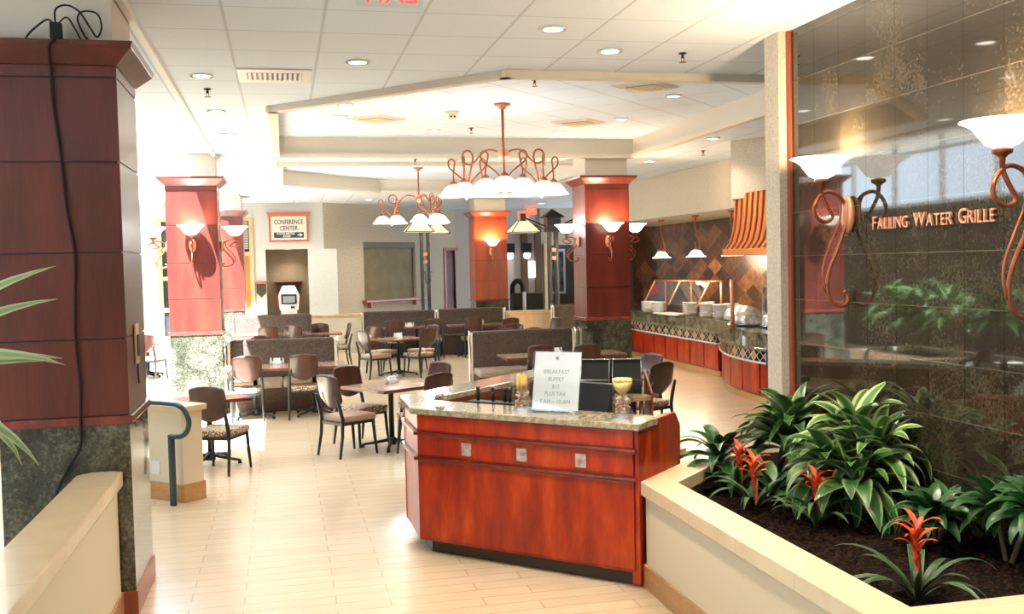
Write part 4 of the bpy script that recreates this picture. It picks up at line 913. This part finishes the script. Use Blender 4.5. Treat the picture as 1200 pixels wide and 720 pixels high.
# ---------------------------------------------------------------- lamp posts
def lamppost(label,x,y,h,r0,lantern,arms):
    t=thing('lamp_post',label,'lamp post',(x,y,0))
    obj('base',MB().box(-.2,.2,-.2,.2,0,.12).mesh('base','steel_dark',.01),t)
    b=MB()
    for sx in(-.085,.085):
        for sy in(-.085,.085): b.box(sx-.03,sx+.03,sy-.03,sy+.03,.12,h)
    for z in(.9,2.45): b.box(-.06,.06,-.06,.06,z,z+.1)
    obj('post',b.mesh('post','post_grey'),t)
    for z in(2.25,2.45): obj('bracket',MB().box(-.05,.05,-.12,-.06,z,z+.09).mesh('bracket','copperletter'),t)
    if lantern:
        obj('lantern',MB().box(-.17,.17,-.17,.17,h-.02,h+.33).mesh('lantern','steel_dark'),t); obj('roof',MB().frust([(-.26,-.26),(.26,-.26),(.26,.26),(-.26,.26)],h+.33,[(-.02,-.02),(.02,-.02),(.02,.02),(-.02,.02)],h+.53).mesh('roof','black'),t)
    for a in arms:
        ca,sa=math.cos(R(a)),math.sin(R(a)); L=.72
        am=obj('arm',MB().bar((ca*.12,sa*.12,h+.10),(ca*L,sa*L,h+.36),.035).bar((ca*.12,sa*.12,h-.0),(ca*L*.8,sa*L*.8,h+.24),.03).box(ca*L-.06,ca*L+.06,sa*L-.06,sa*L+.06,h+.24,h+.44).mesh('arm','steel_dark'),t)
        q=[(-1,-1),(1,-1),(1,1),(-1,1)]
        s_=obj('shade',MB().frust([(ca*L+i*.36,sa*L+j*.36) for i,j in q],h-.02,[(ca*L+i*.13,sa*L+j*.13) for i,j in q],h+.25).mesh('shade','shade_warm'),am)
        b=MB()
        for i,j in q: b.bar((ca*L+i*.365,sa*L+j*.365,h-.025),(ca*L+i*.13,sa*L+j*.13,h+.255),.02)
        for k in range(4): (i,j),(i2,j2)=q[k],q[(k+1)%4]; b.bar((ca*L+i*.365,sa*L+j*.365,h-.02),(ca*L+i2*.365,sa*L+j2*.365,h-.02),.02)
        obj('shade_frame',b.mesh('rods','steel_dark'),s_)
    return t
lamppost('slim twin bar lamp post with square cream shades behind the long wall bench',3.62,26.0,3.06,.05,False,(60,250))
lamppost('blue grey lamp post with dark lantern roof next to the cherry pillar',6.42,23.6,2.95,.05,True,(175,5))
# ---------------------------------------------------------------- buffet
def counter(label,path,name='buffet_counter',closed_x=9.25):
    """path: front line of the wood base, from far to near"""
    t=thing(name,label,'buffet counter',(0,0,0)); P=[Vector((x,y)) for x,y in path]
    N=[]
    for i in range(len(P)):
        d=(P[min(i+1,len(P)-1)]-P[max(i-1,0)]).normalized(); N.append(Vector((d.y,-d.x)))   # points to the aisle
        if N[-1].x>0.3 and i<len(P)-1 and False: N[-1]*=-1
    off=lambda e:[tuple(p+n*e) for p,n in zip(P,N)]
    back=[(closed_x,P[-1].y),(closed_x,P[0].y)]
    def slab(e,z0,z1,mat,nm,bev=0): return MB().prism(off(e)+back,z0,z1).mesh(nm,mat,bev)
    obj('base',slab(-.03,0,.1,'basewood','base'),t)
    body=obj('body',slab(-.02,.1,.66,'cherry','body'),t)
    # separate wood panels
    L=[0]
    for i in range(1,len(P)): L.append(L[-1]+(P[i]-P[i-1]).length)
    def at(s,e):
        for i in range(1,len(P)):
            if s<=L[i]+1e-6:
                f=(s-L[i-1])/max(1e-6,(L[i]-L[i-1])); p=P[i-1].lerp(P[i],f); n=N[i-1].lerp(N[i],f).normalized(); return p+n*e
        return P[-1]+N[-1]*e
    n=max(2,int(L[-1]/.62)); 
    for k in range(n):
        a,b_=L[-1]*k/n+.03,L[-1]*(k+1)/n-.03; q=[tuple(at(a+(b_-a)*j/4,.0)) for j in range(5)]; q2=[tuple(at(a+(b_-a)*j/4,-.025)) for j in range(4,-1,-1)]
        obj('wood_panel',MB().prism(q+q2,.13,.60).mesh('panel','cherry_red'),body)
    obj('trim_line',slab(.045,.60,.63,'plaster','trim'),t)
    # argyle band with UVs
    o=off(.035); m=MB(); m.add([(x,y,.63) for x,y in o]+[(x,y,.79) for x,y in o],[(i,i+1,i+1+len(o),i+len(o)) for i in range(len(o)-1)])
    for i in range(len(o)): m.uv[i]=(L[i]/.19,0); m.uv[i+len(o)]=(L[i]/.19,1)
    obj('tile_band',m.mesh('argyle','argyle'),t); obj('band_core',slab(.03,.63,.79,'toekick','core'),t)
    obj('tray_slide',slab(.07,.79,.835,'counter2','tray slide',.008),t)
    obj('riser',slab(-.24,.835,.985,'counter2','riser'),t); obj('counter_top',slab(-.21,.985,1.02,'counter2','top',.006),t)
    return t
counter('straight buffet counter with argyle tile band below the slate wall',[(7.82,24.5),(7.8,22),(7.79,20),(7.77,17.1)])
arc=[(v.x,v.y) for v in cat([(8.3,17.05,0),(7.72,16.75,0),(7.30,15.9,0),(7.02,15.0,0),(6.90,14.1,0),(6.95,13.3,0),(7.2,12.5,0)],5)]
counter('curved buffet counter with argyle tile band bulging toward the planter',arc,closed_x=9.0)
CT=1.021
# sneeze guards
def guard(label,x,y0,y1,h=.70):
    t=thing('sneeze_guard',label,'sneeze guard',(0,0,0)); n=3; fr=MB()
    for k in range(n):
        y=y0+(y1-y0)*k/(n-1)
        obj('post',MB().tube([(x+.45,y,CT),(x+.45,y,CT+h)],.022,8).tube([(x-.08,y,CT+.20),(x+.20,y,CT+h)],.020,8).tube([(x+.20,y,CT+h),(x+.47,y,CT+h)],.02,8).mesh('post','copperletter'),t)
    obj('top_rail',MB().tube([(x+.20,y0-.05,CT+h),(x+.20,y1+.05,CT+h)],.018,8).tube([(x+.45,y0-.05,CT+h),(x+.45,y1+.05,CT+h)],.018,8).mesh('rail','copper_seam'),t)
    q=MB(); q.add([(x-.085,y0,CT+.21),(x-.085,y1,CT+.21),(x+.19,y1,CT+h),(x+.19,y0,CT+h),(x-.078,y0,CT+.21),(x-.078,y1,CT+.21),(x+.197,y1,CT+h),(x+.197,y0,CT+h)],[(0,1,2,3),(7,6,5,4),(0,4,5,1),(1,5,6,2),(2,6,7,3),(3,7,4,0)])
    obj('glass_panel',q.mesh('glass','acrylic'),t)
    obj('glass_shelf',MB().box(x+.21,x+.44,y0,y1,CT+h-.012,CT+h-.004).mesh('glass shelf','acrylic'),t)
guard('copper framed sneeze guard over the straight counter',8.12,18.7,21.7)
# dish stacks
def dish_mesh(r,h): return MB().lathe([(r*.55,0),(r*.6,.0),(r*.98,h*.9),(r,h),(r*.96,h),(r*.55,h*.25),(0,h*.22)],22,None,False).mesh('bowl','ceramic')
BW=dish_mesh(.155,.075)
ords=['lowest','second from the bottom','third from the bottom','fourth from the bottom','fifth from the bottom','sixth from the bottom','seventh from the bottom','topmost']
def stack(x,y,n,where):
    for k in range(n):
        t=thing('bowl','white bowl, %s, stack %s'%(ords[k] if k<n-1 else 'topmost',where),'bowl',(x+rnd.uniform(-.004,.004),y+rnd.uniform(-.004,.004),CT+.001+k*.042),0,'stacked white bowls on the buffet'); obj('shell',BW,t)
stack(8.0,21.35,5,'under the guard nearest the cherry pillar'); stack(8.02,20.75,5,'under the guard, second from the cherry pillar'); stack(8.12,19.25,6,'standing tall at the guard end'); stack(8.42,19.05,6,'tucked behind the tall stack'); stack(8.1,18.35,6,'in the middle beyond the guard'); stack(8.45,18.0,6,'at the back beyond the guard'); stack(8.12,17.75,6,'closest to the wrapped domes')
o=box('tray','ceramic',-.2,.2,-.55,.55,0,.03,.01); t=thing('serving_tray','flat white serving tray below the sneeze guard','tray',(8.02,20.0,CT+.001)); obj('plate',o,t); obj('handle',MB().box(-.08,.08,-.60,-.55,.015,.028).mesh('handle','ceramic'),t); obj('handle',MB().box(-.08,.08,.55,.60,.015,.028).mesh('handle2','ceramic'),t)
for k,(x,y,lb) in enumerate(((8.0,18.75,'serving tongs next to the tall bowl stack'),(7.95,17.95,'serving tongs in front of the middle bowl stack'),(7.92,17.45,'serving tongs beside the wrapped dome'))):
    t=thing('serving_tongs',lb,'tongs',(x,y,CT+.008),R(20+30*k)); obj('arm',MB().tube([(-.12,0,0),(0,.012,.01),(.13,.03,0)],.006,6).mesh('arm','steel'),t); obj('arm',MB().tube([(-.12,0,0),(0,-.012,.01),(.13,-.03,0)],.006,6).mesh('arm2','steel'),t)
for k,(x,y,r_,lb) in enumerate(((8.25,17.3,.26,'crumpled clear wrapped dome on the straight counter end'),(7.75,15.9,.30,'crumpled clear wrapped dome behind the guard post'),(8.0,15.2,.30,'large clear wrapped dome on the curved counter'))):
    t=thing('wrapped_dish',lb,'covered dish',(x,y,CT+.001)); obj('plate',MB().lathe([(r_*.9,0),(r_*1.08,.02),(r_*1.08,.03),(0,.03)],24,None,False).mesh('plate','steel'),t)
    b=MB().ball((0,0,.03),r_,28,18,(1,1,.95)); b.v=[(x_*(1+.05*math.sin(9*x_/r_+7*z_)),y_*(1+.05*math.cos(8*y_/r_)),max(.03,z_+.03*math.sin(11*x_+13*y_))) for x_,y_,z_ in b.v]; obj('wrap',b.mesh('wrap','foil'),t)
# food display case on the curved counter
t=thing('display_case','steel and glass food display on the curved counter beside the copper post','display case',(7.85,14.2,CT+.001))
obj('cabinet',MB().box(.25,.8,-1.0,1.2,0,.22).box(.75,.8,-1.0,1.2,.22,.66).mesh('cabinet','steel',.006),t); obj('glass_front',MB().box(-.05,-.044,-1.0,1.2,.02,.62).mesh('front','acrylic'),t); obj('roof',box('roof','steel',-.08,.8,-1.02,1.22,.66,.70),t)
for y in(-.98,.1,1.18): obj('upright',box('upright','steel',-.06,-.02,y-.02,y+.02,0,.66),t)
obj('info_card',MB().box(.10,.11,.55,.85,.36,.56).mesh('card','paper'),t)
t=thing('card_holder','small blue lit label on top of the display case','label',(7.9,15.2,CT+.702)); obj('card',MB().box(-.01,.01,-.12,.12,0,.085).mesh('card','glow_blue'),t); obj('foot',box('foot','steel',-.03,.03,-.1,.1,0,.01),t)
t=thing('guard_post','single copper post at the corner of the curved counter','post',(7.42,15.75,CT+.001)); obj('shaft',MB().cyl(0,0,.03,.80,.035,12).mesh('shaft','copperletter'),t); obj('flange',MB().cyl(0,0,0,.03,.07,16).mesh('flange','copper_seam'),t)
t=thing('blue_cloth','navy cloth hanging over the tray slide of the curved counter','cloth',(6.83,13.05,.835)); obj('top_flap',box('cloth top','blue_cloth',-.02,.24,-.22,.28,.001,.012,.003),t); obj('drop',MB().box(-.035,-.02,-.22,.28,-.26,.012).mesh('cloth drop','blue_cloth',.004),t)
for k,y in enumerate((12.98,13.12,13.24)):
    t=thing('clear_tumbler','clear tumbler on the navy cloth, '+('nearest the granite wall','middle one','farthest from the granite wall')[k],'glass',(6.95,y,.848),0,'tumblers on the navy cloth'); obj('wall',MB().lathe([(.03,0),(.042,.16),(.040,.16),(.028,.006),(0,.006)],16,None,False).mesh('tumbler','glass'),t)
t=thing('pot','grey kettle on the floor end of the curved counter behind the leaves','kettle',(6.9,12.75,.836)); obj('body',MB().lathe([(.12,0),(.15,.08),(.10,.2),(.06,.23)],20).mesh('body','steel'),t); obj('handle',MB().tube(cat([(0,.1,.2),(0,.17,.18),(0,.18,.08),(0,.14,.05)],4),.012,8).mesh('handle','black'),t)
# copper hood
t=thing('range_hood','flared copper hood with standing seams above the curved counter','hood',(0,0,0))
def hoodline(y): return [(-.0,3.12),(-.015,2.95),(-.03,2.75),(-.055,2.58),(-.10,2.42),(-.18,2.31)]
HX=6.62; y0,y1=11.7,13.9; n=6; b=MB(); pr=hoodline(0)
fl=lambda i: 0
vs=[];fs=[]
for i,(dx,z) in enumerate(pr):
    f=fl(i); vs+=[(8.4,y1+f,z),(HX+dx,y1+f,z),(HX+dx,y0-f,z),(8.4,y0-f,z)]
for i in range(n-1):
    for k in range(3): a=i*4+k; fs.append((a,a+1,a+5,a+4))
fs.append((3,2,1,0)); b.add(vs,fs); obj('body',b.mesh('hood body','copper'),t)
f=fl(5); obj('band',MB().box(HX-.21,8.4,y0-f-.02,y1+f+.02,2.215,2.31).mesh('band','copper',.006),t)
for k in range(13):
    u=(k+.5)/13; m=MB().tube([(HX+dx-.012,(y0-fl(i))+u*((y1+fl(i))-(y0-fl(i))),z) for i,(dx,z) in enumerate(pr)],.016,6); obj('seam',m.mesh('seam','copper_seam'),t)
# ---------------------------------------------------------------- planter
q=2**-.5
PO=[(2.262,6.20),(3.10,7.04),(3.868,7.04),(3.868,3.40),(2.262,3.40)]
def inset(e,ex=True): return [(PO[0][0]+e,PO[0][1]-e*.414),(PO[1][0]+e*.414,PO[1][1]-e),(3.868,PO[1][1]-e),(3.868,3.40+e),(2.262+e,3.40+e)]
def ring(o,i,z0,z1):
    n=len(o); b=MB()
    b.add([(x,y,z) for p in (o,i) for z in(z0,z1) for x,y in p],[])
    for k in range(n):
        if k==2: continue
        k2=(k+1)%n; O0,O1,I0,I1=k,n+k,2*n+k,3*n+k; o0,o1,i0,i1=k2,n+k2,2*n+k2,3*n+k2
        b.f+=[(O0,o0,o1,O1),(I0,I1,i1,i0),(O1,o1,i1,I1),(O0,I0,i0,o0)]
    b.f+=[(2,2+n,2+3*n,2+2*n),(3,3+2*n,3+3*n,3+n)]
    return b
t=thing('planter','cream built in planter with tan tile cap at the foot of the granite wall','planter',(0,0,0))
obj('wall_body',ring(inset(.02),inset(.16),0,.615).mesh('planter body','wall_pale'),t)
M['planterwall']=plain('planter plaster',(.80,.665,.46),.8); t.children[0].data.materials[0]=M['planterwall']
obj('cap',ring(inset(-.012),inset(.215),.615,.705).mesh('planter cap','creamcap',.006),t)
obj('baseboard',ring(inset(-.0),inset(.02),0,.15).mesh('planter base','basewood'),t)
b=bmesh.new(); poly=inset(.17)
me=bpy.data.meshes.new('soil'); nx,ny=36,60; vs=[];fs=[]
for j in range(ny+1):
    for i in range(nx+1):
        x=2.42+(3.865-2.42)*i/nx; y=3.56+(6.87-3.56)*j/ny
        lim=6.87 if x>3.05 else 6.87-(3.05-x)
        vs.append((x,min(y,lim),.50+.03*rnd.random()+.02*math.sin(5*x+3*y)))
for j in range(ny):
    for i in range(nx): a=j*(nx+1)+i; fs.append((a,a+1,a+nx+2,a+nx+1))
o=obj('mulch',MB().add(vs,fs).mesh('soil','soil')); o['kind']='stuff'; tag(o,'dark bark mulch filling the cream planter','mulch')
# ---------------------------------------------------------------- leaves
def leaf(m,base,az,L,w,e0,droop,curl=.25,n=9,twist=0,roll0=0):
    """curved blade starting at base; az heading, e0 start elevation (rad), droop total bend"""
    p=Vector(base); el=e0; o=len(m.v); ca,sa=math.cos(az),math.sin(az); side=Vector((-sa,ca,0))
    for i in range(n+1):
        s_=i/n; d=Vector((ca*math.cos(el),sa*math.cos(el),math.sin(el))); up=side.cross(d)*-1
        up=d.cross(side); 
        ww=w*(.35+.65*min(1,s_*3.2))*(1-max(0,(s_-.45)/.55)**1.7) if s_<1 else .001
        tw=twist*s_+roll0; sd=side*math.cos(tw)+up*math.sin(tw); un=up*math.cos(tw)-side*math.sin(tw)
        for k,u in enumerate((-1,-.5,0,.5,1)):
            q_=p+sd*(u*ww/2)-un*((abs(u)*-curl+.0)*ww/2)
            m.v.append(tuple(q_)); m.uv[len(m.v)-1]=(.5+u/2,s_)
        p=p+d*(L/n); el-=droop/n*(.4+1.2*s_)
    for i in range(n):
        for k in range(4): a=o+i*5+k; m.sm.add(len(m.f)); m.f.append((a,a+1,a+6,a+5))
XMAX=3.86
def keep(m,x):
    m.v=[(min(a,XMAX-x),b_,c_) for a,b_,c_ in m.v]
def dracaena(label,x,y,z,h,nl,L,w,mat,seed,heads=1,e=(.2,1.25),name='dracaena_plant'):
    t=thing(name,label,'plant',(x,y,z)); r=random.Random(seed)
    st=MB(); lf=[]
    for k in range(heads):
        a=r.uniform(0,6.28); sp=0 if heads==1 else .10+.06*r.random(); hh=h*(1-.28*k/max(1,heads))
        top=Vector((math.cos(a)*sp,math.sin(a)*sp,hh)); st.tube(cat([(0,0,-.03),(top.x*.5,top.y*.5,hh*.5),tuple(top)],4),.014,8)
        for i in range(nl):
            f=i/nl; az=i*2.399+r.uniform(-.3,.3); el=e[0]+(e[1]-e[0])*f+r.uniform(-.12,.12)
            m=MB(); leaf(m,(top.x,top.y,hh-.22*(1-f)*min(1,h)),az,L*r.uniform(.8,1.12)*(1-.22*f),w*1.22*r.uniform(.85,1.15),el,r.uniform(1.5,2.7)*(1-.35*f),.30,9,r.uniform(-.7,.7)); keep(m,x); lf.append(m)
    obj('stem',st.mesh('stem','stem'),t)
    for m in lf[:95]: obj('leaf',m.mesh('leaf',mat),t)
    return t
dracaena('dark green glossy plant at the far corner of the planter, by the wood floor',2.98,6.55,.5,.26,24,.44,.072,'leaf',1)
dracaena('tall striped dracaena against the wood edge of the granite wall',3.42,6.62,.5,.44,40,.52,.088,'leafvar2',2,2)
dracaena('bright pale margined dracaena, tallest in the middle of the planter',3.60,5.72,.5,.52,40,.50,.080,'leafvar',3,2)
dracaena('broad leaved striped dracaena in front of the tallest one',3.32,5.55,.5,.34,34,.46,.095,'leafvar2',4,2,(-.2,1.2))
dracaena('dark bushy plant low against the granite, between the tall dracaena and the single bromeliad',3.55,4.93,.5,.22,34,.30,.060,'leaf',5,2)
dracaena('dark leafy plant against the granite wall near the picture edge',3.68,4.52,.5,.34,36,.34,.058,'leaf',6,2)
dracaena('small leafy plant low by the near bromeliad pair',3.15,6.1,.5,.10,14,.34,.06,'leaf',8)
def bromeliad(label,x,y,z,h,seed,nl=13,L=.46):
    t=thing('bromeliad_plant',label,'plant',(x,y,z)); r=random.Random(seed)
    for i in range(nl):
        m=MB(); leaf(m,(0,0,.02),i*2.399+r.uniform(-.2,.2),L*r.uniform(.7,1.1),.042,r.uniform(.75,1.2),r.uniform(1.5,2.3),.35,10,r.uniform(-.3,.3)); obj('leaf',m.mesh('leaf','leafstrap'),t)
    obj('flower_stalk',MB().tube(cat([(0,0,0),(.012,0,h*.4),(.0,.012,h*.8),(0,0,h*.93)],4),[.011]*10+[.014]*3,8).mesh('stalk','stalk'),t)
    for i in range(20):
        f=i/19; m=MB(); zz=h*(.42+.52*f)
        leaf(m,(0,0,zz),i*2.399,.06+.10*min(1,f*1.6)-(.02*f),.030,1.25 if f<.35 else .95-.1*f+.5*max(0,f-.75),(.3 if f<.35 else 1.7),.3,6); obj('bract',m.mesh('bract','bract'),t)
bromeliad('orange bromeliad at the corner of the planter by the desk, rear of the close pair',3.03,6.35,.5,.36,11)
bromeliad('orange bromeliad in front of its twin in the close pair near the desk',2.93,5.93,.5,.36,12)
bromeliad('orange bromeliad on its own in the middle of the planter, in front of broad leaves',3.10,5.45,.5,.34,13)
bromeliad('orange bromeliad nearest the camera in the front corner of the planter',2.86,4.12,.5,.40,14,12,.50)
# palm beside the ramp wall, only leaf tips reach into the picture
t=thing('potted_palm','pale green palm whose leaf tips reach in front of the dark cord pillar','palm',(-1.72,4.5,0))
obj('pot',MB().lathe([(.16,0),(.22,.05),(.25,.42),(.26,.45),(.22,.45),(.2,.40),(0,.40)],24).mesh('pot','ceramic'),t)
obj('trunk',MB().tube(cat([(0,0,.40),(.02,.0,.9),(0,.0,1.35),(.02,0,1.72)],4),.03,8).mesh('trunk','stem'),t)
r=random.Random(5)
for (az,el,L,dr,z) in((.0,.72,.92,.55,1.72),(.06,.62,.86,.6,1.70),(.02,.28,.80,.55,1.72),(-.1,.35,.84,.85,1.72),(.1,.18,.72,.35,1.74),(-.05,-.10,.80,1.1,1.70),(.12,-.02,.74,1.5,1.68)):
    m=MB(); leaf(m,(.02,0,z),az,L,.06,el,dr,.3,10,.2,1.0); obj('leaf',m.mesh('leaf','leafpalm'),t)
for i in range(16):
    m=MB(); leaf(m,(.02,0,1.7),1.2+i*.27+r.uniform(-.1,.1),.62,.05,r.uniform(.1,1.2),r.uniform(.6,1.4),.3,8); obj('leaf',m.mesh('leaf','leafpalm'),t)
# planter on the window side, seen in the polished granite
t=thing('window_planter','cream low planter by the window side, mirrored in the granite wall','planter',(0,0,0))
obj('wall_body',MB().box(-3.6,-2.25,13.0,13.15,0,.5).box(-3.6,-2.25,16.2,16.35,0,.5).box(-2.4,-2.25,13.15,16.2,0,.5).box(-3.6,-3.45,13.15,16.2,0,.5).mesh('planter body','cream'),t); obj('soil_bed',box('bed','soil',-3.45,-2.4,13.15,16.2,.2,.42),t)
for k in range(6):
    dracaena('bushy green plant by the window side, mirrored in the granite, %s in its row'%('first','second','third','fourth','fifth','sixth')[k],-2.9+.2*(k%2),13.45+k*.5,.41,.95,24,.75,.10,'leafvar2' if k%2 else 'leaf',30+k,2,name='leafy_plant')
# ---------------------------------------------------------------- camera
yaw,pitch,roll=.2237,.0419,-.0229
cy,sy,cp,sp_=math.cos(yaw),math.sin(yaw),math.cos(pitch),math.sin(pitch)
fw=Vector((sy*cp,cy*cp,-sp_)); rt=Vector((cy,-sy,0)); up=rt.cross(fw)
r2=rt*math.cos(roll)+up*math.sin(roll); u2=up*math.cos(roll)-rt*math.sin(roll)
cam=bpy.data.cameras.new('camera'); co=bpy.data.objects.new('camera',cam); col.objects.link(co)
co.matrix_world=Matrix(((r2.x,u2.x,-fw.x,0),(r2.y,u2.y,-fw.y,0),(r2.z,u2.z,-fw.z,2.15),(0,0,0,1)))
cam.sensor_width=36; cam.lens=36*1174.5/1200; cam.clip_start=.05; cam.clip_end=200
sc.camera=co
# ---------------------------------------------------------------- light
w=bpy.data.worlds.new('sky'); sc.world=w; w.use_nodes=True; bg=w.node_tree.nodes['Background']; bg.inputs[0].default_value=(.72,.87,1,1); bg.inputs[1].default_value=WORLD
s_=light('sun','SUN',(0,0,10),SUN,(.80,.90,1)); s_.rotation_euler=Vector((.27,.55,-1)).to_track_quat('-Z','Y').to_euler(); s_.data.angle=R(.6)
sc.view_settings.view_transform='Standard'; sc.view_settings.look='None'; sc.view_settings.exposure=EXPO; sc.view_settings.gamma=1; sc.view_settings.use_curve_mapping=False
sc.cycles.use_denoising=True; sc.cycles.max_bounces=8; sc.cycles.caustics_reflective=False; sc.cycles.caustics_refractive=False; sc.cycles.sample_clamp_indirect=6
for l in bpy.data.lights:
    if l.type!='SUN': l.energy*=LAMPS
